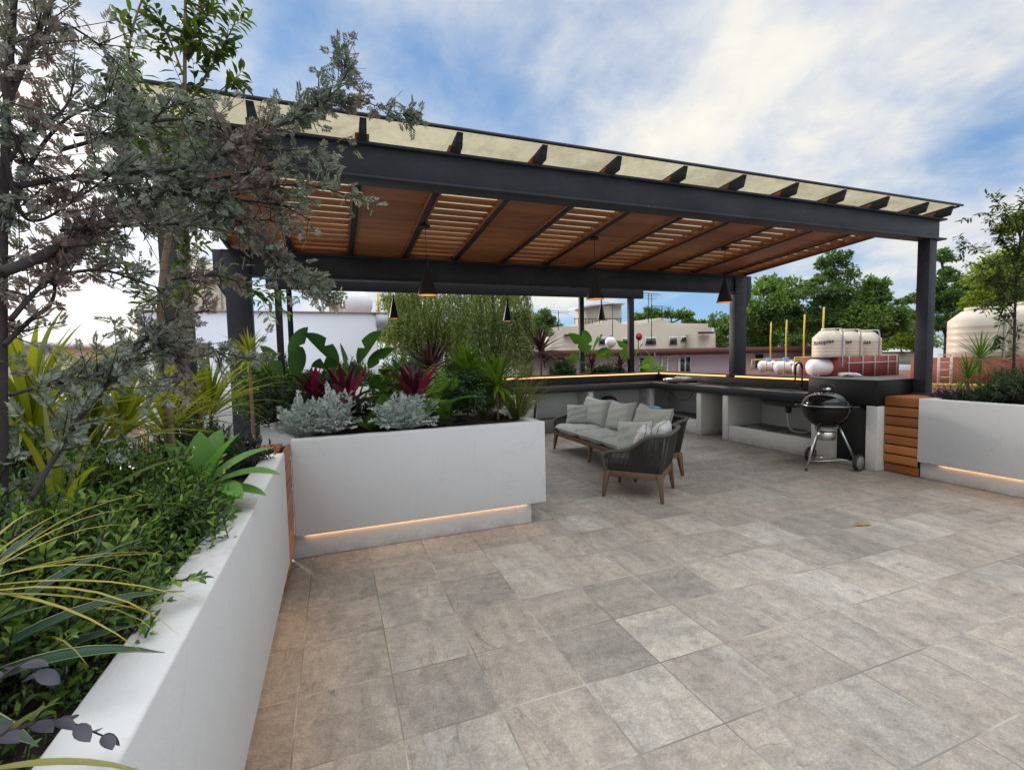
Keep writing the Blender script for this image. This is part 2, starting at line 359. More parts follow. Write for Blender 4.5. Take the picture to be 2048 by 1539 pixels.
    pl = mathn(nt, 'MULTIPLY', ramp(nt, noise(nt, mp2.outputs[0], 2.2, 4, .6, .8), [(.58, 0.0), (.68, .42)]), ramp(nt, ws.outputs[2], [(.72, 0.0), (.78, .75)]))
    c = mixc(nt, pl, c, (.52, .53, .52))
    # grout
    eu = mathn(nt, 'MINIMUM', fu, mathn(nt, 'SUBTRACT', 1.0, fu)); ev = mathn(nt, 'MINIMUM', fv, mathn(nt, 'SUBTRACT', 1.0, fv))
    e = mathn(nt, 'MINIMUM', eu, ev); gm = ramp(nt, e, [(.0055, 1.0), (.0095, 0.0)])
    gn = noise(nt, g.outputs['Position'], 1.6, 4)
    gc = ramp(nt, gn, [(.40, (.15, .135, .115)), (.50, (.22, .20, .17)), (.58, (.42, .39, .335)), (.68, (.50, .47, .41))])
    c = mixc(nt, gm, c, gc)
    dirt = noise(nt, g.outputs['Position'], .7, 5, .6)
    c = mixc(nt, 1.0, c, ramp(nt, dirt, [(.35, (.86, .85, .84)), (.65, (1.08, 1.08, 1.08))]), 'MULTIPLY')
    nt.links.new(c, b.inputs['Base Color']); nt.links.new(ramp(nt, mid, [(.3, .62), (.7, .46)]), b.inputs['Roughness'])
    b.inputs['Specular IOR Level'].default_value = .35
    bn = nt.nodes.new('ShaderNodeBump'); bn.inputs['Strength'].default_value = .25; bn.inputs['Distance'].default_value = .004
    nt.links.new(mathn(nt, 'SUBTRACT', mathn(nt, 'ADD', mathn(nt, 'MULTIPLY', mid, .5), mathn(nt, 'MULTIPLY', fine, .25)), gm), bn.inputs['Height']); nt.links.new(bn.outputs[0], b.inputs['Normal'])
    return m
M_ = {}
M_['floor'] = tile_floor()
M_['white'] = plaster('white_render', (.60, .60, .60), .09)
M_['kitchen_white'] = plaster('cream_render', (.62, .61, .57), .06)
M_['steel'] = pm('anthracite_steel', (.026, .028, .036), .50, .0, .18, 3, .05, 40, spec=.35)
def scuffs(m):
    nt = m.node_tree; b = nt.nodes['Principled BSDF']; src = b.inputs['Base Color'].links[0].from_socket; tcn = nt.nodes.new('ShaderNodeTexCoord')
    k = mathn(nt, 'MULTIPLY', ramp(nt, noise(nt, tcn.outputs['Object'], 34, 3, .5), [(.70, 0.0), (.74, .6)]), ramp(nt, noise(nt, tcn.outputs['Object'], 1.3, 2), [(.54, 0.0), (.62, 1.0)]))
    d = ramp(nt, noise(nt, tcn.outputs['Object'], 2.4, 6, .65, .4), [(.35, .75), (.65, 1.35)])
    nt.links.new(mixc(nt, k, mixc(nt, 1.0, src, d, 'MULTIPLY'), (.30, .30, .31)), b.inputs['Base Color'])
scuffs(M_['steel'])
M_['steel2'] = pm('black_steel', (.010, .010, .012), .6, .0, .18, 3, spec=.25)
M_['black'] = pm('black_stone', (.009, .009, .010), .45, 0, .25, 9, .04, 90, spec=.3)
M_['blacktop'] = pm('black_stone_top', (.020, .020, .022), .3, 0, .2, 9, .03, 90)
M_['void'] = pm('black_panel', (.008, .008, .010), .5)
M_['wood_y'] = wood('oiled_hardwood', (.36, .125, .035), 'y')
M_['wood_x'] = wood('oiled_hardwood_ceiling', (.36, .135, .052), 'x', .28)
M_['teak'] = wood('teak', (.155, .085, .048), 'x', .12)
M_['teakz'] = wood('teak_leg', (.155, .085, .048), 'z', .12)
M_['rope'] = pm('dark_rope', (.032, .030, .025), .8, 0, .25, 30, .3, 300)
M_['rim'] = pm('olive_wrapped_tube', (.085, .078, .055), .6, 0, .15, 30, .2, 200)
M_['cush'] = pm('grey_green_fabric', (.43, .445, .40), .9, 0, .07, 5, .18, 420)
M_['cush2'] = pm('pale_grey_fabric', (.53, .54, .52), .9, 0, .06, 5, .18, 420)
M_['pipe'] = pm('fabric_piping', (.22, .23, .21), .9)
M_['enamel'] = pm('black_enamel', (.004, .004, .005), .10, 0, .05, 3, coat=.15, spec=.30)
M_['alu'] = pm('brushed_aluminium', (.55, .55, .56), .32, 1, .08, 4, .05, 200)
M_['steelbr'] = pm('stainless', (.62, .60, .56), .22, 1, .1, 5)
M_['rubber'] = pm('black_plastic', (.015, .015, .016), .5)
M_['hub'] = pm('grey_plastic', (.22, .22, .22), .45)
M_['soil'] = pm('potting_soil', (.022, .016, .012), .95, 0, .5, 14, .8, 40)
M_['led'] = emit('warm_led', (1.0, .56, .24), 4.6)
M_['led2'] = emit('warm_led_bar', (1.0, .40, .14), 1.5)
M_['copper'] = emit('lit_copper_lining', (1.0, .40, .10), .55)
M_['lampblk'] = pm('matt_black_metal', (.022, .021, .022), .5, .3)
M_['grey'] = pm('grey_plastic_pipe', (.35, .36, .37), .4)
M_['tileloose'] = pm('loose_tile', (.17, .155, .125), .7, 0, .2, 6)
M_['concrete'] = pm('concrete', (.30, .28, .25), .85, 0, .2, 3, .3, 30)
def sheet():
    m, nt, b, out = new_mat('cream_translucent_sheet'); tcn = nt.nodes.new('ShaderNodeTexCoord')
    n = ramp(nt, mathn(nt, 'ADD', mathn(nt, 'MULTIPLY', noise(nt, tcn.outputs['Object'], 2.2, 6, .65, .6), .7), mathn(nt, 'MULTIPLY', noise(nt, tcn.outputs['Object'], 17, 4, .6), .3)), [(.36, 0.0), (.62, 1.0)])
    c = mixc(nt, n, (.30, .265, .18), (.46, .42, .30)); tr = nt.nodes.new('ShaderNodeBsdfTranslucent'); nt.links.new(c, tr.inputs[0])
    di = nt.nodes.new('ShaderNodeBsdfDiffuse'); nt.links.new(c, di.inputs[0]); mx = nt.nodes.new('ShaderNodeMixShader'); mx.inputs[0].default_value = .3
    nt.links.new(tr.outputs[0], mx.inputs[1]); nt.links.new(di.outputs[0], mx.inputs[2])
    nt.links.new(mx.outputs[0], out.inputs[0]); return m
M_['sheet'] = sheet()
# leaves
M_['acacia'] = leaf_mat('silver_feather_leaf', [(.085, .115, .085), (.165, .195, .155), (.30, .33, .28)], .35, .6, (1.1, 1.15, .9), 2.6, [(.13, .085, .085), (.26, .16, .16), (.21, .215, .19)])
M_['privet'] = leaf_mat('privet_leaf', [(.028, .052, .018), (.055, .095, .024), (.12, .165, .030)], .4, .35)
M_['box'] = leaf_mat('glossy_shrub_leaf', [(.034, .080, .020), (.062, .130, .028), (.11, .20, .036), (.22, .32, .050)], .32, .35)
M_['darkshrub'] = leaf_mat('dark_shrub_leaf', [(.022, .052, .022), (.036, .080, .030), (.062, .125, .038)], .3, .4)
M_['agave'] = leaf_mat('broad_agave_leaf', [(.105, .25, .060), (.15, .32, .075)], .35, .4)
M_['aloe'] = leaf_mat('dark_strappy_leaf', [(.020, .050, .032), (.034, .075, .045)], .15, .4)
M_['edge'] = leaf_mat('pale_leaf_margin', [(.22, .27, .12), (.30, .32, .16)], .2, .5)
M_['strap'] = leaf_mat('yellow_green_strap', [(.085, .125, .016), (.17, .205, .024), (.28, .28, .040)], .5, .4, (1.5, 1.4, .5))
M_['dracaena'] = leaf_mat('bright_green_spiky_leaf', [(.060, .13, .016), (.10, .20, .022), (.16, .27, .034)], .4, .35)
M_['dry'] = leaf_mat('yellow_grass_blade', [(.26, .22, .035), (.36, .30, .06)], .3, .5)
M_['grass'] = leaf_mat('grass_clump_blade', [(.085, .11, .028), (.15, .17, .045), (.24, .22, .075)], .35, .5)
M_['burg'] = leaf_mat('burgundy_spiky_leaf', [(.022, .010, .012), (.055, .018, .022), (.085, .032, .034), (.19, .15, .12)], .2, .4, (1.6, .7, .7))
M_['pink'] = leaf_mat('magenta_leaf', [(.045, .012, .018), (.075, .012, .022), (.095, .012, .030), (.26, .020, .08)], .35, .35, (1.8, .5, .8))
M_['bird'] = leaf_mat('paddle_leaf', [(.030, .085, .028), (.048, .125, .034)], .25, .35)
M_['birdl'] = leaf_mat('bright_paddle_leaf', [(.05, .13, .022), (.085, .19, .028)], .4, .35)
M_['fern'] = leaf_mat('fern_leaflet', [(.10, .21, .025), (.17, .31, .04)], .4, .4)
M_['fatsia'] = leaf_mat('lobed_leaf', [(.065, .14, .02), (.10, .20, .025)], .4, .4)
M_['silver'] = leaf_mat('silver_felted_leaf', [(.36, .42, .38), (.52, .58, .54), (.70, .75, .72)], .12, .8, (1, 1, 1))
M_['purple'] = leaf_mat('dusky_purple_leaf', [(.030, .028, .042), (.060, .058, .080)], .15, .4, (1, .8, 1))
M_['willow'] = leaf_mat('willow_leaf', [(.085, .125, .035), (.14, .185, .048), (.23, .26, .085)], .4, .45)
M_['tree1'] = leaf_mat('tree_leaf_mid', [(0.066, 0.123, 0.033), (0.118, 0.206, 0.05), (0.198, 0.288, 0.074)], .35, .5)
M_['tree2'] = leaf_mat('tree_leaf_dark', [(0.05, 0.095, 0.037), (0.089, 0.156, 0.05), (0.148, 0.231, 0.07)], .3, .5)
M_['tree3'] = leaf_mat('tree_leaf_yellowish', [(0.107, 0.161, 0.029), (0.182, 0.248, 0.039), (0.296, 0.346, 0.06)], .4, .5)
M_['bark'] = pm('bark', (.075, .055, .040), .9, 0, .35, 12, .7, 40, stretch=(6, 6, 1))
M_['barkl'] = pm('pale_stem', (.21, .145, .085), .8, 0, .25, 12, .4, 40, stretch=(6, 6, 1))
M_['barkd'] = pm('dark_twig', (.035, .026, .026), .9, 0, .3, 12, .4, 60)
# ------------------------------------------------------------------ setting
g = MB().raw([(-400,-400,-7),(400,-400,-7),(400,600,-7),(-400,600,-7)], [(0,1,2,3)])
tag(g.build('ground', pm('street_ground', (.12, .115, .10), .9, 0, .3, .2)), kind='structure')
tag(MB().box(-3.2, 9.2, -4.0, 12.6, -.35, 0).build('terrace_floor', M_['floor']), kind='structure')
tag(MB().box(-3.1, 9.1, -3.9, 12.5, -7, -.36).build('terrace_house', M_['concrete']), 'plain rendered house block carrying the tiled terrace', 'house')

def planter(name, label, walls, plinths, soil, leds, group='white planters'):
    t = thing(name, label, 'planter', group=group)
    for b in walls: MB().box(*b).build('wall', M_['white'], t, bevel=.008, seg=2)
    for b in plinths: MB().box(*b).build('plinth', M_['white'], t, bevel=.003)
    bumpy_soil(*soil).build('soil', M_['soil'], t, smooth=True)
    for b in leds: MB().box(*b).build('light_strip', M_['led'], t)
    return t
def bumpy_soil(x0, x1, y0, y1, z, n=26):
    mb = MB(); nx = ny = n; V = []
    for i in range(nx+1):
        for j in range(ny+1):
            V.append((x0+(x1-x0)*i/nx, y0+(y1-y0)*j/ny, z+rng.normal(0, .014)))
    F = [(i*(ny+1)+j, (i+1)*(ny+1)+j, (i+1)*(ny+1)+j+1, i*(ny+1)+j+1) for i in range(nx) for j in range(ny)]
    return mb.raw(V, F)
# side planter along the near edge of the terrace
planter('planter', 'long white planter with wide dusty rim beside the camera',
        [(-.475, -.348, -2.5, 3.53, .20, .97), (-2.0, -1.88, -2.5, 3.53, .20, .97), (-1.878, -.477, 3.41, 3.526, .20, .968)],
        [(-1.9, -.44, -2.4, 3.528, .002, .198)], (-1.878, -.477, -2.5, 3.41, .90), [(-.398, -.388, -2.4, 3.35, .190, .1985)])
planter('planter', 'square white planter with floating front panel in the middle of the terrace',
        [(-.352, 1.83, 4.03, 4.14, .20, .972), (1.735, 1.828, 4.142, 5.25, .20, .970), (-.35, 1.733, 5.16, 5.248, .20, .970)],
        [(-.384, 1.70, 4.09, 5.2, .002, .198)], (-.35, 1.733, 4.14, 5.16, .93), [(-.28, 1.66, 4.074, 4.084, .191, .1985)])
planter('planter', 'pale white planter beyond the kettle grill with palm shrubs in it',
        [(6.60, 6.72, -3.0, 3.602, .20, .972), (7.55, 7.67, -3.0, 3.602, .20, .972), (6.722, 7.548, 3.50, 3.600, .20, .970)],
        [(6.66, 7.6, -2.9, 3.598, .002, .198)], (6.722, 7.548, -3.0, 3.50, .90), [(6.642, 6.652, -2.9, 3.4, .1945, .1985)])
planter('planter', 'low planter trough behind the glowing kitchen ledge',
        [(-3.0, 7.2, 9.36, 9.46, .40, 1.06), (-3.0, 7.2, 10.3, 10.4, .40, 1.06)], [(-2.9, 7.1, 9.47, 10.28, .002, .398)],
        (-3.0, 7.2, 9.46, 10.3, 1.0), [])

# slatted wooden boxes joining the planters
def slat_box(label, x0, x1, y0, y1, face, top=.97):
    t = thing('slatted_box', label, 'wooden box', group='slatted wooden boxes')
    fr = MB(); fr.box(x0+.03, x1-.03, y0+.012, y1+.055, .01, top-.03); fr.build('core', M_['void'], t)
    mb = MB(); h = top/8
    for k in range(8):
        off = .028 if k == 0 else 0
        z0 = k*h+.008; z1 = (k+1)*h-.008
        if face == '-x': mb.box(x0+off, x0+.022+off, y0, y1, z0, z1)
        else: mb.box(x1-.022-off, x1-off, y0, y1, z0, z1)
    mb.build('front_slats', M_['wood_y'], t, bevel=.004)
    mb = MB(); nw = max(2, int((x1-x0-.05)/.105)); wd = (x1-x0-.052)/nw
    for k in range(nw):
        a = (x0+.024 if face == '-x' else x0+.002)+k*wd
        mb.box(a+.004, a+wd-.004, y0, y1, top-.024, top)
    mb.build('top_slats', M_['wood_y'], t, bevel=.004)
    return t
slat_box('slatted hardwood box between kitchen end and pale planter', 6.612, 7.30, 3.606, 3.985, '-x', .972)
slat_box('slatted hardwood box wedged between the two near white planters', -1.2, -.3535, 3.532, 4.028, '+x', .955)

# ------------------------------------------------------------------ pergola
PG = thing('pergola', 'large anthracite steel pergola with slatted wooden ceiling and cream roof sheets', 'pergola', (0, 3.9, 0))
PG.location = (0, 0, 0)
XL, XR = -1.24, 7.45
def rbz(y): return 3.247-.0755*(y-3.85)      # underside of the rafters
def ibeam(x0, x1, yc, z0, z1, w, name):
    mb = MB(); tf = .022
    mb.box(x0, x1, yc-w/2, yc+w/2, z0, z0+tf); mb.box(x0, x1, yc-w/2, yc+w/2, z1-tf, z1)
    mb.box(x0+.02, x1-.10, yc-w/2+.035, yc+w/2-.035, z0+tf, z1-tf)
    return mb.build(name, M_['steel'], PG, bevel=.003)
ibeam(XL-.05, XR+.05, 3.93, 2.975, 3.2465, .19, 'front_beam')
ibeam(XL-.05, 7.30, 6.97, 2.68, 3.005, .15, 'back_beam')
def post(x0, x1, y0, y1, z0, z1, haunch=0):
    mb = MB().box(x0, x1, y0, y1, z0, z1)
    if haunch:
        zz = 2.40
        a, b = (x1-.002, x1+.12) if haunch > 0 else (x0+.002, x0-.12)
        mb.prism([(a, zz), (b, zz+.22), (b, z1-.003), (a, z1-.003)], y0+.004, y1-.004, 'y')
    o = mb.build('post', M_['steel'], PG, bevel=.004)
    MB().box(x0-.05, x1+.05, y0-.05, y1+.05, z0-.012, z0+.006).build('base_plate', M_['steel'], o)
    return o
post(7.20, 7.345, 3.86, 4.0, .985, 2.974)
post(-1.085, -.93, 3.86, 4.0, .97, 2.974)
post(7.10, 7.375, 6.90, 7.045, 1.0, 3.004, 1)
post(-1.26, -.97, 6.90, 7.045, .02, 3.004, -1)
RX = [-1.19, -.47, .268, 1.0, 1.735, 2.47, 3.205, 3.94, 4.675, 5.41, 6.145, 6.88, 7.38]
y0r, y1r = 3.70, 7.16
for x in RX:
    mb = MB(); w = .024; ya, yb = y0r+.02, y1r-.02
    mb.prism([(ya+.035, rbz(ya+.035)), (yb, rbz(yb)), (yb, rbz(yb)+.105), (ya, rbz(ya)+.105)], x-w, x+w, 'x')
    mb.build('rafter', M_['steel'], PG)
    for sx in (-1, 1):                               # wooden cleats either side of the rafter
        m2 = MB(); cx = x+sx*(w+.016)
        if cx < -1.2 or cx > 7.41: continue
        m2.prism([(ya+.22, rbz(ya+.22)+.012), (yb-.15, rbz(yb-.15)+.012), (yb-.15, rbz(yb-.15)+.075), (ya+.16, rbz(ya+.16)+.075)], cx-.013, cx+.013, 'x')
        m2.build('cleat', M_['wood_y'], PG)
for k in range(len(RX)-1):
    a, b = RX[k]+.054, RX[k+1]-.054; slat = (k % 2 == 1) or k == 11
    if k == 11: slat = True
    mb = MB(); pitch = .182; y = 4.16
    while y < 6.90:
        z = rbz(y)+.030
        if slat: mb.obox(((a+b)/2, y, z+.026), ((b-a)/2, 0, 0), (0, .045, -.0034), (0, .001, .015))
        else: mb.obox(((a+b)/2, y, z+.016), ((b-a)/2, 0, 0), (0, .098, -.019), (0, .002, .011))
        y += pitch
    mb.build('slatted_panel' if slat else 'boarded_panel', M_['wood_x'], PG, bevel=.003)
    MB().box(a-.03, b+.03, 6.93, 6.955, 3.0075, 3.09).build('closing_board', M_['wood_x'], PG)
mb = MB()
zt = lambda y: rbz(y)+.108
mb.raw([(XL, y0r, zt(y0r)), (XR, y0r, zt(y0r)), (XR, y1r, zt(y1r)), (XL, y1r, zt(y1r))], [(0,1,2,3)])
mb.build('roof_sheet', M_['sheet'], PG)
MB().box(XL-.03, XR+.06, y0r-.022, y0r-.002, zt(y0r)-.010, zt(y0r)+.012).build('gutter_edge', M_['steel'], PG)
for xs in (XL-.012, XR+.012):
    MB().prism([(y0r, zt(y0r)-.02), (y1r, zt(y1r)-.02), (y1r, zt(y1r)+.015), (y0r, zt(y0r)+.015)], xs-.011, xs+.011, 'x').build('side_edge', M_['steel'], PG)

# smaller canopy beyond the kitchen
RP = thing('canopy', 'dark steel canopy frame standing behind the kitchen ledge', 'canopy', (0, 0, 0))
def cb(n, *b): return MB().box(*b).build(n, M_['steel2'], RP, bevel=.004)
cb('front_beam', -1.10, 6.94, 9.50, 9.62, 2.88, 3.10)
cb('post', 6.55, 6.68, 9.51, 9.61, .9, 2.878); cb('post', -.97, -.86, 9.51, 9.61, .9, 2.878)
cb('back_beam', -1.10, 6.94, 11.9, 12.0, 3.22, 3.42); cb('post', 6.55, 6.68, 11.9, 12.0, .004, 3.218); cb('post', -.97, -.86, 11.9, 12.0, .004, 3.218)
for xa in (6.80, -1.08): MB().prism([(9.622, 2.90), (11.898, 3.24), (11.898, 3.41), (9.622, 3.085)], xa, xa+.12, 'x').build('side_beam', M_['steel2'], RP)
MB().prism([(9.5, 3.103), (12.0, 3.445), (12.0, 3.47), (9.5, 3.13)], -1.1, 6.94, 'x').build('roof_sheet', M_['steel2'], RP)

# pendant lamps
def pendant(label, x, y, zb, h, r, zc, group):
    t = thing('pendant_lamp', label, 'pendant lamp', (x, y, zb), group=group)
    prof = [(r, 0), (r*.93, .02*h/.4), (r*.30, h*.66), (r*.16, h*.80), (r*.14, h)]
    o = MB().lathe(prof, 40, cap=False).build('shade', M_['lampblk'], t, smooth=True)
    mo = o.modifiers.new('solid', 'SOLIDIFY'); mo.thickness = .003; mo.offset = -1
    MB().lathe([(r*.955, .004), (r*.88, .022*h/.4), (r*.26, h*.64), (.001, h*.66)], 32, cap=False).build('lining', M_['copper'], t, smooth=True)
    MB().tube([(0, 0, h*.99), (0, 0, zc-zb-.02)], .0035, 6).build('cord', M_['lampblk'], t)
    MB().lathe([(.001, zc-zb), (.055, zc-zb), (.055, zc-zb-.028), (.012, zc-zb-.034), (.001, zc-zb-.034)], 24).build('ceiling_rose', M_['lampblk'], t, smooth=True)
    return t
for i, (x, y) in enumerate([(1.045, 5.55), (3.27, 5.53), (5.48, 5.53)]):
    lab = ['black cone pendant hanging under the pergola above the middle planter', 'black cone pendant hanging in the middle of the pergola ceiling above the sofa', 'black cone pendant hanging beside the rear steel post of the pergola'][i]
    pendant(lab, x, y, 2.318, .42, .118, rbz(y)+.004, 'large cone pendants')
for i, (px, py, tp) in enumerate([(788, 637, 590), (1015, 642, 598), (1203, 641, 600)]):
    p = at(px, py, 10.9); q = at(px, tp, 10.9)
    lab = ['small black cone pendant hanging before the white house eave', 'small black cone pendant hanging before the right side of the willow', 'small black cone pendant hanging before the cream house tower'][i]
    pendant(lab, p[0], p[1], p[2], q[2]-p[2]+.02, .112, 3.29, 'small cone pendants')

# ------------------------------------------------------------------ kitchen
K = thing('kitchen_counter', 'L-shaped outdoor kitchen counter with black stone top and glowing ledge', 'kitchen counter', (0, 0, 0))
def kb(n, mat, *b, bev=.004): return MB().box(*b).build(n, M_[mat], K, bevel=bev)
XF, XB, YF, YB = 6.46, 7.05, 8.58, 9.08
mbt = MB().prism([(XF, 4.96), (XF, YF), (1.9, YF), (1.9, YB), (XB, YB), (XB, 4.96)], .815, .945, 'z'); mbt.build('countertop', M_['blacktop'], K, bevel=.004)
kb('upstand', 'black', XB+.002, 7.34, 4.965, YB+.28, .82, 1.10); kb('upstand', 'black', 1.9, XB, YB+.002, YB+.28, .82, 1.10)
kb('ledge_cap', 'black', XB-.012, 7.37, 4.965, YB+.30, 1.128, 1.150); kb('ledge_cap', 'black', 1.9, XB-.014, YB-.012, YB+.30, 1.128, 1.150)
kb('light_strip', 'led2', XB+.010, XB+.030, 7.10, YB-.02, 1.102, 1.126, bev=0); kb('light_strip', 'led2', XB+.010, XB+.030, 4.98, 6.86, 1.102, 1.126, bev=0)
kb('light_strip', 'led2', 1.92, XB-.03, YB+.010, YB+.030, 1.102, 1.126, bev=0)
# raised bar end
kb('bar', 'black', 6.50, 7.32, 4.0, 4.955, .845, 1.172, bev=.006)
kb('bar_top', 'blacktop', 6.497, 7.325, 3.997, 4.958, 1.174, 1.180, bev=.002)
# white walls under the counter
for (ya, yb) in ((7.12, 7.24), (6.46, 6.585), (3.99, 4.135)):
    kb('wall_pier', 'kitchen_white', 6.495, 7.30, ya, yb, .002, .813 if ya > 4.5 else .843, bev=.006)
kb('wall_pier', 'kitchen_white', 6.505, 7.30, 4.60, 4.90, .002, .813, bev=.006)
kb('curb', 'kitchen_white', 6.515, 6.60, 4.902, 6.458, .002, .272, bev=.006); kb('alcove_floor', 'tileloose', 6.602, 7.30, 4.902, 6.458, .002, .255)
kb('curb', 'kitchen_white', 6.515, 6.60, 7.242, 8.55, .002, .272, bev=.006); kb('alcove_floor', 'tileloose', 6.602, 7.30, 7.242, 8.60, .002, .255)
kb('back_wall', 'kitchen_white', 7.305, 7.40, 3.99, 9.36, .002, .812)
kb('back_wall', 'kitchen_white', 1.9, 7.30, 9.06, 9.16, .002, .812)
kb('back_panel', 'void', 6.62, 6.66, 4.137, 4.598, .05, .843); kb('sill', 'concrete', 6.52, 6.66, 4.137, 4.598, .002, .045)
kb('wall_pier', 'kitchen_white', 4.90, 5.02, 8.60, 9.055, .002, .813, bev=.006); kb('wall_pier', 'kitchen_white', 6.47, 6.58, 8.62, 9.055, .002, .813, bev=.006)
kb('alcove_shelf', 'void', 5.03, 6.46, 8.66, 9.05, .40, .42); kb('alcove_floor', 'tileloose', 1.9, 4.89, 8.64, 9.055, .002, .26)
# sink, tap, drain
sk = MB().box(6.62, 6.98, 5.28, 5.80, .9465, .950); sk.build('sink_rim', M_['rubber'], K)
MB().box(6.60, 6.96, 5.26, 5.84, .70, .813).build('sink_bowl', M_['rubber'], K, bevel=.012)
MB().box(6.66, 6.94, 5.33, 5.75, .9505, .952).build('sink_basin', M_['void'], K)
tp = MB(); tx, ty = 6.97, 5.42
tp.tube([(tx, ty, .946), (tx, ty, 1.30)], .014, 10)
arc = [(tx-.075+.075*math.cos(a), ty, 1.30+.085*math.sin(a)) for a in np.linspace(0, math.pi, 12)]
tp.tube(arc+[(tx-.15, ty, 1.20)], .016, 10); tp.tube([(tx-.15, ty, 1.20), (tx-.15, ty, 1.10)], .012, 10)
tp.lathe([(.028, .946), (.028, .97), (.015, .98)], 16, (tx, ty, 0)); tp.tube([(tx, ty+.01, 1.03), (tx, ty+.10, 1.06)], .007, 8)
tp.build('tap', M_['lampblk'], K, smooth=True)
dr = MB(); dr.lathe([(.045, .70), (.045, .60), (.035, .585)], 16, (6.78, 5.50, 0)); dr.build('drain_trap', M_['rubber'], K)
hp = [(6.78, 5.50, .59), (6.78, 5.50, .48), (6.79, 5.47, .34), (6.84, 5.38, .285), (6.95, 5.28, .30), (7.12, 5.22, .42), (7.30, 5.20, .47)]
def smooth_path(P, n=6):
    P = np.asarray(P, float); out = []
    for i in range(len(P)-1):
        p0, p1, p2, p3 = P[max(i-1, 0)], P[i], P[i+1], P[min(i+2, len(P)-1)]
        for t in np.linspace(0, 1, n, endpoint=False):
            out.append(.5*((2*p1)+(-p0+p2)*t+(2*p0-5*p1+4*p2-p3)*t*t+(-p0+3*p1-3*p2+p3)*t**3))
    out.append(P[-1]); return np.array(out)
MB().tube(smooth_path(hp), .017, 10).build('drain_hose', M_['grey'], K, smooth=True)
MB().lathe([(.05, 0), (.05, .012), (.02, .03)], 16, (7.285, 5.20, .47), 'x').build('wall_outlet', M_['rubber'], K)
MB().tube(smooth_path([(6.52, 8.05, .80), (6.53, 7.95, .70), (6.53, 7.75, .63), (6.53, 7.50, .66), (6.53, 7.38, .78), (6.53, 7.36, .81)]), .008, 6).build('hanging_cable', M_['lampblk'], K)

# loose tiles lying in the alcove
for i, (x0, x1, y0, y1, z0) in enumerate([(6.66, 6.98, 5.80, 6.22, .2555), (6.70, 6.98, 5.98, 6.25, .2755)]):
    tag(MB().box(x0, x1, y0, y1, z0, z0+.018).build('loose_tile', M_['tileloose'], bevel=.002),
        ['larger spare floor tile lying under the sink', 'smaller spare floor tile lying on top of the other one under the sink'][i], 'tile', 'spare tiles under the sink')
# camp stove and board on the counter
S = thing('gas_stove', 'black and silver table-top gas stove on the counter near the corner', 'gas stove', (6.72, 7.98, .946), R_(90))
MB().box(-.34, .20, -.15, .15, .012, .085).build('body', M_['rubber'], S, bevel=.015)
fp = MB().lathe([(.012, 0), (.012, .02)], 12, (-.16, -.172, .045), 'y'); fp.lathe([(.012, 0), (.012, .02)], 12, (-.08, -.172, .045), 'y'); fp.lathe([(.012, 0), (.012, .02)], 12, (.0, -.172, .045), 'y'); fp.build('knobs', M_['alu'], S)
gr = MB()
for k in range(6): gr.tube([(-.30+.07*k, -.13, .095), (-.28+.07*k, .0, .125+.01*(k % 2)), (-.30+.07*k, .13, .095)], .009, 6)
gr.tube([(-.33, 0, .10), (.14, 0, .118)], .012, 6)
gr.build('pan_supports', M_['steelbr'], S, smooth=True)
MB().lathe([(.001, .10), (.12, .09), (.125, .04), (.115, .022)], 28, (.34, 0, 0)).build('lid', M_['steelbr'], S, smooth=True)
tag(MB().box(6.50, 6.80, 7.36, 7.78, .947, .965).build('cutting_board', M_['teak'], bevel=.004), 'thin wooden board lying beside the gas stove on the counter', 'cutting board')
# crumpled white cloth on the bar end
def crumple(name, mat, c, rx, ry, rz, label, cat, n=18, amp=.35):
    V = []; F = []
    ph = rng.uniform(0, 6, 6)
    for i in range(n+1):
        for j in range(n*2):
            th = math.pi*i/n; f = math.pi*j/n
            r = 1+amp*(.5*math.sin(3*f+ph[0]+2*th)+.35*math.sin(5*f+ph[1])*math.sin(4*th+ph[2])+.3*math.sin(9*f+ph[3]+5*th))*math.sin(th)
            V.append((c[0]+rx*r*math.sin(th)*math.cos(f), c[1]+ry*r*math.sin(th)*math.sin(f), c[2]+max(0, rz*(math.cos(th)*r+.6))))
    m = n*2; F = [(i*m+j, (i+1)*m+j, (i+1)*m+(j+1) % m, i*m+(j+1) % m) for i in range(n) for j in range(m)]
    return tag(MB().raw(V, F).build(name, mat, smooth=True), label, cat)
cl = pm('white_cotton', (.70, .66, .62), .9); bl = pm('blue_rubber', (.12, .36, .75), .5)
crumple('cloth', cl, (7.18, 4.84, 1.181), .09, .14, .035, 'crumpled white cloth left on the end of the black bar', 'cloth')
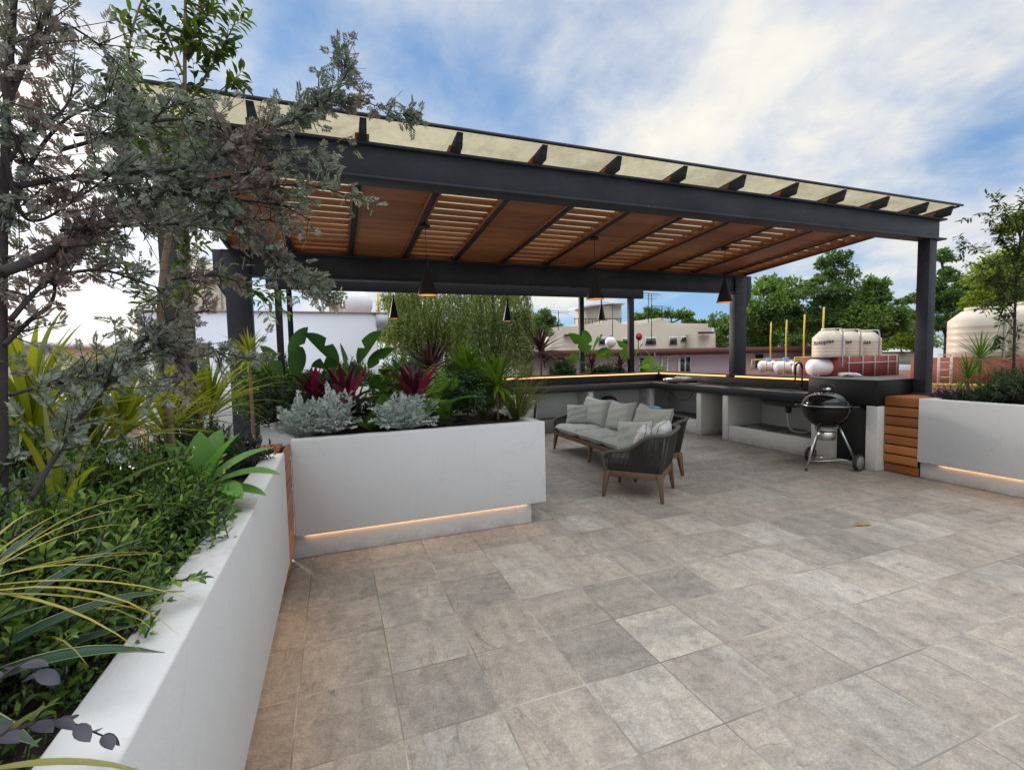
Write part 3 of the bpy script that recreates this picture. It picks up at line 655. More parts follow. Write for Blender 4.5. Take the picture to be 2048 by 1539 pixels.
# ------------------------------------------------------------------ seating
def rope_seat(name, label, cat, W, D, loc, rz, group, cords, nseat, low=.50, high=.735):
    t = thing(name, label, cat, loc, rz, group); w, d = W/2, D/2
    # wooden base
    mb = MB(); r = .045
    mb.box(-w+.03, w-.03, -d+.02, -d+.065, .235, .305); mb.box(-w+.03, w-.03, d-.065, d-.02, .235, .305)
    mb.box(-w+.02, -w+.065, -d+.066, d-.066, .236, .304); mb.box(w-.065, w-.02, -d+.066, d-.066, .236, .304)
    mb.build('base_rail', M_['teak'], t, bevel=.008)
    xs = [-w+.045, w-.045]
    legs = [(x, y) for x in xs for y in (-d+.045, d-.045)]
    if W > 1.5: legs += [(0, -d+.05), (0, d-.10)]
    for (x, y) in legs:
        sx, sy = (np.sign(x) if abs(x) > .1 else 0), np.sign(y); a, b = .033, .017; o = .035
        V = [(x-a, y-a, .306), (x+a, y-a, .306), (x+a, y+a, .306), (x-a, y+a, .306)]
        x2, y2 = x+sx*o, y+sy*o
        V += [(x2-b, y2-b, 0), (x2+b, y2-b, 0), (x2+b, y2+b, 0), (x2-b, y2+b, 0)]
        MB().raw(V, [(0,1,2,3),(7,6,5,4),(0,4,5,1),(1,5,6,2),(2,6,7,3),(3,7,4,0)]).build('leg', M_['teakz'], t, bevel=.006)
    MB().box(-w+.066, w-.066, -d+.066, d-.066, .27, .30).build('seat_base', M_['rope'], t)
    # rim: low at the front of each arm, rising round the back
    P = [(-w+.02, -d+.03, .305), (-w, -d+.01, low-.06), (-w-.012, -d+.07, low+.012), (-w-.03, -d+.30, low+.065), (-w-.05, d-.16, high-.035), (-w-.01, d+.03, high), (-w+.14, d+.065, high+.005)]
    P += [(0, d+.075, high+.012)] + [(-x, y, z) for x, y, z in P[::-1]]
    P = np.array(P); rim = smooth_path(P, 10)
    MB().tube(rim, .021, 10).build('rim', M_['rim'], t, smooth=True)
    # corner uprights
    up = MB()
    for sx in (-1, 1):
        for a_, b_, r_ in (((sx*(w-.04), d-.045, .30), (sx*(w+.012), d+.02, high), .014), ((sx*(w-.06), d-.03, .30), (sx*(w-.03), d+.05, high), .012), ((sx*(w-.03), -d+.05, .30), (sx*w, -d+.06, low), .012)):
            MB().tube([a_, b_], r_, 8).build('upright', M_['rim'], t, smooth=True)
    # ropes: from the base rail up to the rim
    body = rim[(rim[:, 2] > low-.03)]
    seg = np.linalg.norm(np.diff(body, axis=0), axis=1); s = np.concatenate([[0], np.cumsum(seg)])
    L = s[-1]; q = np.linspace(.02, L-.02, cords); ro = MB(); P0 = []; P1 = []
    for u in q:
        top = np.array([np.interp(u, s, body[:, i]) for i in range(3)])
        bx, by = np.clip(top[0], -w+.035, w-.035), np.clip(top[1], -d+.05, d-.035)
        P0.append((bx, by, .30)); P1.append(tuple(top-np.array([0, 0, .012])))
    for a, b in zip(P0, P1): ro.tube([a, b], .0062, 5, cap=False)
    ro.build('rope_weave', M_['rope'], t)
    return t
def cushion_mb(W, H, T, n=22, pinch=.06, sag=0.0, bul=.42):
    u = np.linspace(-1, 1, n); V = []; F = []
    ph = rng.uniform(0, 6.28, 4)
    for side in (1, -1):
        for i, a in enumerate(u):
            for j, b in enumerate(u):
                ed = max(1e-6, (1-a**4)*(1-b**4))**bul
                k = 1-pinch*(1-a*a)*abs(b)**3; k2 = 1-pinch*(1-b*b)*abs(a)**3
                wr = .006*math.sin(7*a+ph[0]+3*b)*ed+.005*math.sin(11*b+ph[1]-4*a)*ed+.004*math.sin(17*a+9*b+ph[2])*ed*abs(b)
                V.append((a*W/2*k2, side*(T/2*ed)+wr, b*H/2*k-sag*(1-a*a)*(b+1)*.5))
    m = n*n
    for sd in (0, 1):
        for i in range(n-1):
            for j in range(n-1):
                q = (sd*m+i*n+j, sd*m+(i+1)*n+j, sd*m+(i+1)*n+j+1, sd*m+i*n+j+1); F.append(q if sd else q[::-1])
    edge = [(u[i], -1) for i in range(n)]+[(1, u[j]) for j in range(1, n)]+[(u[i], 1) for i in range(n-2, -1, -1)]+[(-1, u[j]) for j in range(n-2, 0, -1)]
    path = [(a*W/2*(1-pinch*(1-b*b)*abs(a)**3), 0, b*H/2*(1-pinch*(1-a*a)*abs(b)**3)-sag*(1-a*a)*(b+1)*.5) for a, b in edge]
    return MB().raw(V, F), path
def cushion(name, label, cat, W, H, T, loc, rot, mat, group, par_mat=None, **kw):
    mb, path = cushion_mb(W, H, T, **kw)
    o = mb.build(name, M_[mat], None, smooth=True); tag(o, label, cat, group)
    MB().tube(path, .0055, 6, closed=True).build('piping', M_['pipe'], o, smooth=True)
    mw = Matrix.Translation(Vector(loc)) @ par_mat @ Matrix(rot) if par_mat is not None else Matrix.Translation(Vector(loc)) @ Matrix(rot)
    o.matrix_world = mw; return o
def E3(rx, ry, rz): 
    from mathutils import Euler
    return Euler((R_(rx), R_(ry), R_(rz)), 'XYZ').to_matrix().to_4x4()
def seat_cushions(frame_loc, rz, items):
    base = Matrix.Translation(Vector(frame_loc)) @ Matrix.Rotation(rz, 4, 'Z')
    for (nm, lab, cat, W, H, T, loc, rot, mat, grp, kw) in items:
        mb, path = cushion_mb(W, H, T, **kw)
        o = mb.build(nm, M_[mat], None, smooth=True); tag(o, lab, cat, grp)
        MB().tube(path, .0055, 6, closed=True).build('piping', M_['pipe'], o, smooth=True)
        o.matrix_world = base @ Matrix.Translation(Vector(loc)) @ E3(*rot)
AC = (3.211, 4.49, 0); AR = math.atan2(-.656, -.755)
rope_seat('armchair', 'rope-backed armchair seen from behind at the front of the seating', 'armchair', .67, .66, AC, AR, 'rope armchairs', 150, 1)
G1, G2 = 'seat and back cushions', 'scatter pillows'
flat = (90, 0, 0)
seat_cushions(AC, AR, [
    ('seat_cushion', 'seat cushion of the near armchair', 'cushion', .60, .62, .15, (0, -.03, .375), flat, 'cush', G1, dict(pinch=.0, bul=.22)),
    ('back_cushion', 'pale grey back cushion rising above the near armchair back', 'cushion', .56, .42, .17, (0, .225, .615), (-14, 0, 0), 'cush2', G1, dict(pinch=.03)),
    ('pillow', 'large grey-green pillow propped against the near armchair arm', 'pillow', .46, .40, .17, (-.20, -.10, .60), (-12, -4, 78), 'cush', G2, dict(pinch=.10)),
    ('pillow', 'pale pillow behind the larger one in the near armchair', 'pillow', .42, .36, .15, (.10, .05, .60), (-18, 3, 12), 'cush2', G2, dict(pinch=.10)),
    ('pillow', 'rounded grey-green pillow at the back corner of the near armchair', 'pillow', .34, .34, .15, (-.16, .12, .58), (-20, 0, 40), 'cush', G2, dict(pinch=.08)),
])
SC = (3.79, 6.03, 0); SR = -math.pi/2
rope_seat('sofa', 'long rope sofa with grey-green cushions and teak legs', 'sofa', 2.34, .74, SC, SR, None, 230, 3)
sw = 2.20/3
items = []
for i in range(3):
    x = -1.10+sw*(i+.5)
    items.append(('seat_cushion', ['seat cushion at the far end of the sofa', 'seat cushion in the middle of the sofa', 'seat cushion at the near end of the sofa'][i], 'cushion', sw-.006, .64, .15, (x, -.05, .375), flat, 'cush', G1, dict(pinch=.0, bul=.22)))
    items.append(('back_cushion', ['back cushion nearest the far arm of the sofa', 'back cushion in the middle of the sofa', 'back cushion at the near end of the sofa under a blue glove'][i], 'cushion', sw-.03, .47, .20, (x+(.02, .0, .0)[i], .20, .655), (-18, (2, -3, 2)[i], (4, -5, 0)[i]), 'cush', G1, dict(pinch=.05, sag=.03)))
items.append(('pillow', 'small pillow leaning in the far corner of the sofa', 'pillow', .44, .34, .15, (-.93, .0, .59), (-20, 0, 55), 'cush', G2, dict(pinch=.10)))
seat_cushions(SC, SR, items)
A2 = (3.05, 7.95, 0); AR2 = R_(-20)
rope_seat('armchair', 'second rope armchair half hidden behind the grass clump', 'armchair', .67, .66, A2, AR2, 'rope armchairs', 120, 1)
seat_cushions(A2, AR2, [
    ('seat_cushion', 'seat cushion of the armchair behind the grass clump', 'cushion', .60, .62, .15, (0, -.03, .375), flat, 'cush', G1, dict(pinch=.0, bul=.22)),
    ('back_cushion', 'back cushion of the armchair behind the grass clump', 'cushion', .58, .46, .17, (0, .22, .64), (-14, 0, 0), 'cush', G1, dict(pinch=.03)),
    ('pillow', 'pillow on the armchair behind the grass clump', 'pillow', .44, .36, .15, (.12, .03, .62), (-22, 4, -10), 'cush', G2, dict(pinch=.1)),
])
gl = at(1303, 826, 5.15)
crumple('glove', bl, (4.055, 5.30, .836), .055, .10, .018, 'bright blue rubber glove lying on the sofa back cushion', 'glove', amp=.5)

p_ = at(1216, 812, 8.8)
crumple('bag', pm('maroon_cloth', (.055, .015, .015), .9), (p_[0], p_[1], .425), .20, .10, .16, 'dark maroon cloth bag in the alcove behind the sofa', 'bag', amp=.2)
# ------------------------------------------------------------------ kettle grill
GR = thing('kettle_grill', 'black kettle charcoal grill on three legs beside the kitchen bar', 'grill', (6.12, 4.40, 0))
gx, gy = 6.12, 4.40
rb = .283
bowl = [(.05, .545)]+[(rb*math.sin(a), .84-.30*math.cos(a)) for a in np.linspace(.25, math.pi/2, 14)]+[(rb+.012, .842), (rb+.012, .852)]
MB().lathe(bowl, 48).build('bowl', M_['enamel'], GR, smooth=True)
lid = [(rb+.016, .846), (rb+.016, .860)]+[(rb*math.cos(a), .862+.165*math.sin(a)) for a in np.linspace(.05, math.pi/2-.02, 16)]
MB().lathe(lid, 48).build('lid', M_['enamel'], GR, smooth=True)
MB().lathe([(rb+.019, .848), (rb+.021, .853), (rb+.019, .858)], 48, cap=False).build('rim_band', M_['steelbr'], GR, smooth=True)
hd = MB(); c_ = .7
hx, hy = math.cos(-.95), math.sin(-.95)
hp = [(hx*q, hy*q, z) for q, z in ((-.075, 1.018), (-.082, 1.06), (-.07, 1.105), (0, 1.118), (.07, 1.105), (.082, 1.06), (.075, 1.018))]
hd.tube(smooth_path(hp, 5), .011, 8); hd.build('lid_handle', M_['rubber'], GR, smooth=True)
MB().lathe([(.045, 1.022), (.045, 1.032), (.001, 1.034)], 20, (hx*-.11-.05, hy*-.11-.05, -.022)).build('lid_vent', M_['steelbr'], GR, smooth=True)
sh = MB(); a0 = hp
sh.prism([(-.06, 1.03), (.06, 1.03), (.052, 1.085), (-.052, 1.085)], -.002, .002, 'y')
o = sh.build('heat_shield', M_['steelbr'], GR); o.rotation_euler = (0, 0, -.95)
for sx in (-1, 1):
    dx, dy = sx*.60, sx*-.80
    MB().tube(smooth_path([(dx*(rb+.0)-dy*.10, dy*(rb+.0)+dx*.10, .835), (dx*(rb+.055)-dy*.08, dy*(rb+.055)+dx*.08, .838), (dx*(rb+.075), dy*(rb+.075), .838), (dx*(rb+.055)+dy*.08, dy*(rb+.055)-dx*.08, .838), (dx*rb+dy*.10, dy*rb-dx*.10, .835)], 5), .011, 8).build('side_handle', M_['rubber'], GR, smooth=True)
MB().lathe([(.085, .385), (.105, .40), (.112, .44), (.112, .505)], 32).build('ash_catcher', M_['steelbr'], GR, smooth=True)
br = MB(); br.lathe([(.125, .512), (.128, .54)], 32, cap=False)
for k in range(28):
    a = 2*math.pi*k/28; br.tube([(.127*math.cos(a), .127*math.sin(a), .535), (.127*math.cos(a), .127*math.sin(a), .575)], .006, 4)
br.lathe([(.128, .572), (.126, .592)], 32, cap=False); br.build('vent_ring', M_['steelbr'], GR, smooth=True)
tops = {}
feet = [(-.367, -.007, 0), (.212, -.262, .11), (.148, .292, .11)]
for k, ft in enumerate(feet):
    d = unit(np.array(ft[:2])); p0 = (d[0]*.135, d[1]*.135, .59); 
    MB().tube([p0, (ft[0], ft[1], ft[2] if ft[2] else .012)], .0135, 12).build('leg', M_['alu'], GR, smooth=True)
    if ft[2]:
        ax = unit(np.array([feet[2][0]-feet[1][0], feet[2][1]-feet[1][1], 0])); sg = -1 if k == 1 else 1
        prof = [(.001, -.022), (.088, -.022), (.098, -.028), (.108, -.020), (.108, .020), (.098, .028), (.088, .022), (.001, .022)]
        wo_ = MB().lathe(prof[1:7], 32, cap=False).build('wheel', M_['rubber'], GR, smooth=True)
        rotm = Vector((ax[0], ax[1], 0)).to_track_quat('Z', 'Y').to_matrix().to_4x4()
        wo_.matrix_local = Matrix.Translation((ft[0]+sg*ax[0]*.03, ft[1]+sg*ax[1]*.03, .108)) @ rotm
        h2 = MB().lathe([(.001, -.024), (.086, -.024), (.086, .024), (.001, .024)], 32).build('hub', M_['hub'], wo_, smooth=False)
    else:
        MB().lathe([(.016, 0), (.017, .03)], 12, ft).build('foot', M_['rubber'], GR)
rk = MB()
a, b, c = [np.array([f_[0]*.82, f_[1]*.82, .12]) for f_ in feet]
rk.tube([a, b], .004, 6); rk.tube([b, c], .004, 6); rk.tube([c, a], .004, 6)
for k in range(1, 8):
    t_ = k/8; rk.tube([a+(b-a)*t_, a+(c-a)*t_], .0025, 5)
rk.build('bottom_rack', M_['steelbr'], GR)
# ------------------------------------------------------------------ neighbourhood
M_['bwhite'] = plaster('house_white', (.62, .64, .70), .05)
M_['cream'] = plaster('cream_stucco', (.46, .40, .32), .1)
M_['mauve'] = pm('mauve_paint', (.34, .25, .28), .8, 0, .08, 1.2)
M_['fascia'] = pm('dark_red_fascia', (.11, .035, .028), .7, 0, .15, 1)
M_['redroof'] = pm('red_roof_paint', (.19, .075, .06), .85, 0, .3, .6)
M_['redblk'] = pm('red_block_paint', (.20, .040, .032), .75, 0, .15, 2)
M_['tank'] = pm('beige_plastic', (.56, .50, .40), .5, 0, .06, 3)
M_['gas'] = pm('white_tank_paint', (.74, .74, .76), .4, 0, .06, 3)
M_['blue'] = pm('blue_plastic', (.04, .20, .62), .45)
M_['yellow'] = pm('yellow_pipe_paint', (.62, .42, .05), .5)
M_['glass'] = pm('window_glass', (.03, .04, .05), .06, 0, .1, 2, coat=.4)
M_['frame'] = pm('white_frame', (.75, .75, .75), .5)
M_['red'] = pm('red_dish', (.42, .02, .04), .5)
def house(name, label, loc=(0,0,0)):
    return thing(name, label, 'house', loc)
hw = house('white_house', 'plain white house with flat roof behind the middle planter')
MB().box(-4.43, 1.15, 14.0, 21, -7, 2.86).build('wall', M_['bwhite'], hw); MB().box(1.152, 1.47, 13.98, 21, 2.53, 2.855).build('eave', M_['bwhite'], hw)
MB().box(-4.45, 1.47, 13.96, 21.02, 2.862, 2.90).build('coping', pm('terracotta_coping', (.42, .30, .24), .8), hw)
MB().box(-4.46, -4.432, 13.98, 21, -7, 2.85).build('trim', pm('orange_trim', (.60, .28, .10), .8), hw)
# left neighbours
hp_ = house('pale_house', 'pale flat-roofed house glimpsed through the feathery tree')
MB().box(-16, -6.2, 12, 20, -7, 2.0).build('wall', M_['cream'], hp_); MB().box(-16.1, -6.1, 11.9, 20, 2.002, 2.12).build('coping', M_['bwhite'], hp_)
hm = house('mauve_house', 'mauve-walled house low behind the strappy plants')
MB().box(-12, -3.6, 6.8, 11, -7, .95).build('wall', M_['mauve'], hm); MB().box(-12.1, -3.5, 6.7, 11, .952, 1.06).build('roof', M_['bwhite'], hm)
# cream house with curved parapet
Yc = 32.0
def cx(px, py=660, Y=Yc): return at(px, py, Y)
hc = house('cream_house', 'cream house with curved parapet and a roof tower')
def px_wall(mb, pts, Y0, Y1):
    P = [at(x, y, Y0) for x, y in pts]; mb.prism([(p[0], p[2]) for p in P], Y0, Y1, 'y'); return mb
mb = MB(); low = -7
def curve(x0, x1, y0, y1, h): return [(x0+(x1-x0)*t, y0+(y1-y0)*t-h*math.exp(-((t-.5)/.2)**2)) for t in np.linspace(0, 1, 11)]
outline = [(1125, 652), (1195, 652), (1196, 648)]+curve(1200, 1255, 647, 648, 9)+curve(1290, 1355, 646, 646, 11)+[(1416, 647), (1416, 655), (1424, 656)]
px_wall(mb, outline+[(1424, 900), (1125, 900)], Yc, Yc+10); mb.build('wall', M_['cream'], hc)
mb = MB(); px_wall(mb, [(1397, 667), (1431, 666), (1431, 900), (1397, 900)], Yc-1.5, Yc-.01); mb.build('wing', M_['cream'], hc)
mb = MB(); px_wall(mb, [(1108, 672), (1162, 671), (1162, 900), (1108, 900)], Yc-1.6, Yc-.01); mb.build('wing', M_['cream'], hc)
tw = px_wall(MB(), [(1184, 612), (1243, 610), (1243, 660), (1184, 660)], Yc+3, Yc+6).build('tower', M_['cream'], hc)
px_wall(MB(), [(1178, 609), (1226, 602), (1250, 605), (1250, 609), (1226, 607), (1178, 613)], Yc+2.6, Yc+6.3).build('tower_roof', M_['bwhite'], tw)
for (x0, y0, x1, y1) in ((1338, 673, 1354, 690), (1361, 672, 1373, 684), (1380, 672, 1396, 690), (1243, 675, 1262, 690), (1290, 674, 1312, 690), (1196, 674, 1216, 690)):
    a, b = at(x0, y1, Yc), at(x1, y0, Yc)
    f_ = MB().box(a[0], b[0], Yc-.05, Yc+.02, a[2], b[2]).build('window', M_['frame'], hc)
    MB().box(a[0]+.07, b[0]-.07, Yc-.07, Yc-.052, a[2]+.07, b[2]-.07).build('pane', M_['glass'], f_)
for (x0, y0, x1, y1) in ((1128, 668, 1160, 672), (1397, 663, 1424, 667)):
    a, b = at(x0, y1, Yc-1.7), at(x1, y0, Yc-1.7); MB().box(a[0], b[0], Yc-1.9, Yc-1.62, a[2], b[2]).build('canopy', M_['fascia'], hc)
rl = MB()
for px in range(1150, 1244, 7):
    a, b = at(px, 648, Yc+.6), at(px, 637, Yc+.6); rl.tube([a, b], .025, 4)
rl.tube([at(1148, 637, Yc+.6), at(1244, 637, Yc+.6)], .03, 4); rl.build('roof_railing', M_['lampblk'], hc)
def antenna(label, px, y0, y1, Y, arms, r=.03):
    t = thing('antenna', label, 'antenna', tuple(at(px, y0, Y)), group='television antennas')
    b = at(px, y0, Y); p = at(px, y1, Y)-b; MB().tube([(0, 0, 0), p], r, 5).build('mast', M_['lampblk'], t)
    for k in range(arms):
        z = p[2]*(1-.09*k); MB().tube([(-.9+.1*k, .1, z+.05), (.9-.1*k, -.1, z-.05)], .016, 4).build('aerial_rod', M_['lampblk'], t)
for (px, y0, y1, k, lab) in [(1297, 645, 586, 3, 'tall thin antenna right of the inner canopy post'), (1303, 690, 588, 1, 'bare thin mast beside the tall antenna'), (1324, 640, 612, 4, 'branched antenna above the curved parapet'), (1117, 660, 622, 2, 'thin antenna above the round dark tree'), (1225, 690, 606, 1, 'thin mast in front of the roof tower')]:
    antenna(lab, px, y0, y1, Yc-.5, k)
dish = thing('satellite_dish', 'red satellite dish beside the canopy post', 'satellite dish', tuple(at(1277, 673, 27)))
MB().lathe([(.001, 0), (.16, -.02), (.26, -.06)], 24, (0, 0, 0), 'y').build('dish', M_['red'], dish, smooth=True); MB().tube([(0, .02, 0), (0, .05, -1.2)], .03, 6).build('mast', M_['lampblk'], dish)
sp = thing('water_tank', 'small round white tank behind the paddle-leaved plant on the kitchen ledge', 'water tank', tuple(at(1221, 684, 25)))
MB().lathe([(.001, -.45)]+[(.42*math.cos(a), .42*math.sin(a)) for a in np.linspace(-1.3, 1.5, 14)], 28).build('body', M_['gas'], sp, smooth=True); MB().lathe([(.12, .40), (.12, .50), (.001, .50)], 16).build('lid', M_['blue'], sp); sp.scale = (.8, .8, .8)
# mauve house beyond the kitchen
Ym = 21.0
hm2 = house('mauve_house', 'long mauve house with dark red roof edge beyond the kitchen')
a = at(1100, 712, Ym); b = at(1640, 705, Ym)
MB().box(a[0], b[0], Ym, Ym+9, -7, 1.42).build('wall', M_['mauve'], hm2)
MB().box(a[0]-.3, b[0]+.3, Ym-.5, Ym+9.2, 1.43, 1.78).build('roof', M_['fascia'], hm2)
for (x0, y0, x1, y1, nb) in ((1358, 712, 1380, 746, 2), (1507, 706, 1526, 738, 1), (1277, 714, 1288, 745, 1)):
    p, q = at(x0, y1, Ym), at(x1, y0, Ym)
    f_ = MB().box(p[0], q[0], Ym-.06, Ym+.02, p[2], q[2]).build('window', M_['frame'], hm2)
    n_ = nb; wd = (q[0]-p[0])/n_
    for k in range(n_): MB().box(p[0]+k*wd+.06, p[0]+(k+1)*wd-.06, Ym-.08, Ym-.062, p[2]+.06, q[2]-.06).build('pane', M_['glass'], f_)
pp, qq = at(1322, 746, Ym-.1), at(1356, 712, Ym-.1); fr = MB()
for x in (pp[0], (pp[0]+qq[0])/2-.2, qq[0]): fr.box(x-.03, x+.03, Ym-.2, Ym-.1, -1, qq[2])
fr.box(pp[0], qq[0], Ym-.2, Ym-.1, qq[2], qq[2]+.05); fr.build('screen_frame', M_['frame'], hm2)
# red painted neighbour roof with tanks
hr = house('red_roofed_house', 'house with red painted flat roof carrying the tanks')
MB().box(8.2+1.6, 42, 3.0, 19.4, -7, .50).build('wall', M_['cream'], hr)
MB().box(9.75, 42.05, 2.95, 19.45, .502, .56).build('roof', M_['redroof'], hr)
def tank(label, c, r, hb, ht, lettering=None, group='beige water tanks'):
    t = thing('water_tank', label, 'water tank', c, group=group)
    prof = [(r*.97, 0), (r, .03)]
    for k in range(1, 6): z = hb*k/6; prof += [(r, z-.02), (r*1.012, z), (r, z+.02)]
    prof += [(r, hb), (r*.55, hb+(ht-hb)*.72), (r*.5, hb+(ht-hb)*.74)]
    MB().lathe(prof, 40).build('body', M_['tank'], t, smooth=True)
    MB().lathe([(r*.46, hb+(ht-hb)*.74), (r*.46, ht), (.001, ht)], 28).build('lid', M_['tank'], t)
    d = np.array([-c[0], -c[1]]); d = d/np.linalg.norm(d); pa = math.atan2(d[1], d[0])+.95
    x, y = math.cos(pa)*r*1.04, math.sin(pa)*r*1.04
    MB().tube(smooth_path([(x*.5, y*.5, ht*.97), (x*.9, y*.9, ht*.95), (x, y, hb), (x, y, .0), (x, y, -.35)], 5), .022, 6).build('pipe', M_['grey'], t, smooth=True)
    if lettering: text_on(t, lettering, r, hb*.62, pa-.95-1.02, hb*.27)
    return t
M_['ink'] = pm('black_print', (.02, .02, .02), .6)
def text_on(parent, s, r, z, ang, size):
    cu = bpy.data.curves.new('lettering', 'FONT'); cu.body = s; cu.size = size; cu.resolution_u = 3; cu.offset = .004
    ob = bpy.data.objects.new('tmp', cu); COL.objects.link(ob); bpy.context.view_layer.update()
    me = bpy.data.meshes.new_from_object(ob.evaluated_get(bpy.context.evaluated_depsgraph_get())); bpy.data.objects.remove(ob); bpy.data.curves.remove(cu)
    wmax = max(v.co.x for v in me.vertices)
    for v in me.vertices:
        a_ = ang+v.co.x/r; h = z+v.co.y+.12*v.co.x; v.co = (math.cos(a_)*(r+.012), math.sin(a_)*(r+.012), h)
    o = bpy.data.objects.new('lettering', me); COL.objects.link(o); me.materials.clear(); me.materials.append(M_['ink']); o.parent = parent
zb = .95
for i, (px, D, lab) in enumerate([(1656, 17.0, 'beige water tank at the left of a row of three with full black lettering'), (1692, 17.5, 'beige water tank in the middle of the row on the red block'), (1730, 18.0, 'beige water tank at the right end of the row on the red block')]):
    p = atd(px, 714, D); tank(lab, (p[0], p[1], p[2]), .50, .70, 1.03, 'Rotoplas')
    if i == 0: zb = p[2]
p0, p1 = atd(1650, 752, 17.0), atd(1768, 752, 18.2)
rb_ = thing('red_block', 'dark red masonry base under the row of three beige tanks', 'masonry base')
mid = (p0+p1)/2; dx = (p1-p0); dx[2] = 0; L_ = np.linalg.norm(dx); dx /= L_; dy = np.array([-dx[1], dx[0], 0])
MB().obox((mid[0], mid[1], (zb+.56)/2)+dy*.25, dx*L_/2, dy*.75, (0, 0, (zb-.56)/2-.003)).build('block', M_['redblk'], rb_)
pi = MB(); f0 = mid-dy*.56
for t_ in (-.75, -.3, .1, .55, .85):
    q = f0+dx*L_/2*t_; pi.tube([(q[0], q[1], .57), (q[0], q[1], zb+.02), (q[0]+dy[0]*.1, q[1]+dy[1]*.1, zb+.05)], .022, 5)
qa, qb = f0-dx*L_*.4, f0+dx*L_*.45; pi.tube([(qa[0], qa[1], zb-.22), (qb[0], qb[1], zb-.22)], .022, 5)
pi.build('pipes', M_['grey'], rb_)
for i, (px, D, lab) in enumerate([(1952, 13.2, 'large beige water tank right of the front steel post'), (2046, 13.0, 'large beige water tank at the picture edge behind the sapling')]):
    p = atd(px, 714, D); tank(lab, (p[0], p[1], p[2]), (.62, .70)[i], (1.02, 1.12)[i], (1.38, 1.50)[i])
p = atd(1990, 770, 13.3); b2 = thing('red_block', 'dark red masonry base under the two large beige tanks', 'masonry base')
top_ = atd(1952, 714, 13.2)[2]
MB().box(p[0]-1.6, p[0]+2.6, p[1]-1.6, p[1]+1.2, .56, top_-.01).build('block', M_['redblk'], b2)
ld = thing('ladder', 'pale metal ladder frame against the red block beside the front post', 'ladder')
la, lb = atd(1876, 770, 12.0), atd(1901, 770, 12.0); lm = MB()
for q in (la, lb): MB().tube([(q[0], q[1], .565), (q[0], q[1], 1.42)], .03, 6).build('side_rail', M_['tank'], ld)
for k in range(5): MB().tube([(la[0], la[1], .62+k*.19), (lb[0], lb[1], .62+k*.19)], .016, 6).build('rung', M_['tank'], ld)
yr = thing('railing', 'low yellow pipe rail behind the pale planter', 'railing')
q0, q1 = atd(1846, 768, 11.5), atd(2060, 772, 11.5); MB().tube([q0, q1], .03, 6).build('rail', M_['yellow'], yr)
for t_ in (0.1, .5, .9):
    q = q0+(q1-q0)*t_; MB().tube([(q[0], q[1], .56), q], .025, 6).build('post', M_['yellow'], yr)
# horizontal gas tanks with yellow risers
for i, (pxa, pxb, yc, hpx, D, mast, lab) in enumerate([
    (1518, 1551, 731, 20, 20.5, (1550, 643), 'white horizontal gas tank at the left end of the group of four'),
    (1550, 1588, 733, 23, 19.6, (1582, 638), 'white horizontal gas tank second from the left behind the tap'),
    (1588, 1627, 736, 26, 18.6, (1619, 627), 'white horizontal gas tank third from the left partly behind the largest'),
    (1617, 1681, 734, 33, 17.0, (1659, 612), 'largest white gas tank standing just before the red block')]):
    a, b = atd(pxa, yc, D), atd(pxb, yc, D); c = (a+b)/2; r = hpx/2/F_PX*D; Ln = np.linalg.norm(b-a)
    ax = math.atan2(b[1]-a[1], b[0]-a[0])
    t = thing('gas_tank', lab, 'gas tank', (c[0], c[1], c[2]), ax, group='white gas tanks')
    prof = [(r*math.cos(q), -Ln*.54+r*.6-r*.6*math.sin(q)) for q in np.linspace(math.pi/2-.02, 0, 8)]; prof += [(q, -z) for q, z in prof[::-1]]
    MB().lathe(prof, 28, (0, 0, 0), 'x').build('body', M_['gas'], t, smooth=True)
    MB().lathe([(r*.55, 0), (r*.55, r*.40), (r*.42, r*.6), (.001, r*.6)], 20, (.05, 0, r*.99)).build('valve_cap', M_['blue'], t)
    MB().obox((Ln*.25, -r*.93, r*.35), (Ln*.10, 0, 0), (0, .01, .0), (0, 0, r*.2)).build('plate', pm('brown_label', (.38, .20, .09), .6), t)
    for sx in (-1, 1): MB().box(sx*Ln*.28-.04, sx*Ln*.28+.04, -r*.6, r*.6, -r*1.25, -r*.75).build('foot', M_['grey'], t)
    m = atd(mast[0], mast[1], D)-c; ca, sa = math.cos(-ax), math.sin(-ax); ml = (m[0]*ca-m[1]*sa, m[0]*sa+m[1]*ca, m[2])
    MB().tube([(ml[0], ml[1]+.3, -r*1.2), (ml[0]-.02, ml[1]+.3, ml[2]*.6), (ml[0], ml[1]+.3, ml[2])], .030, 6).build('riser_pipe', M_['yellow'], t)
    MB().tube([(-Ln*.75, r*1.4, -r), (-Ln*.72, r*1.4, r*1.2), (ml[0], ml[1]+.3, r*1.3)], .028, 6).build('gas_pipe', M_['yellow'], t)
# white ball tank, shed and beige tank on the white house
c = at(715, 609, 15.2); s1 = thing('gas_tank', 'round white tank with blue cap on the white house roof', 'gas tank', tuple(c))
r = .44; MB().lathe([(r*.5, -.55)]+[(r*math.cos(q), r*math.sin(q)) for q in np.linspace(-1.1, 1.5, 16)], 32).build('body', M_['gas'], s1, smooth=True)
MB().lathe([(.15, .40), (.12, .56), (.001, .56)], 16).build('cap', M_['blue'], s1)
c = at(676, 618, 18); s2 = thing('roof_shed', 'small beige roof hut with brown sloping top left of the round white tank', 'shed', tuple(c))
MB().box(-.30, .30, -.3, .3, -.5, .10).build('wall', M_['cream'], s2); MB().prism([(-.42, .10), (.32, .24), (.32, .29), (-.42, .15)], -.38, .38, 'y').build('roof', M_['fascia'], s2)
c = at(403, 618, 15.5); tank('beige water tank standing on the white house left of the rear post', (c[0], c[1], 2.905), .60, 1.05, 1.55)
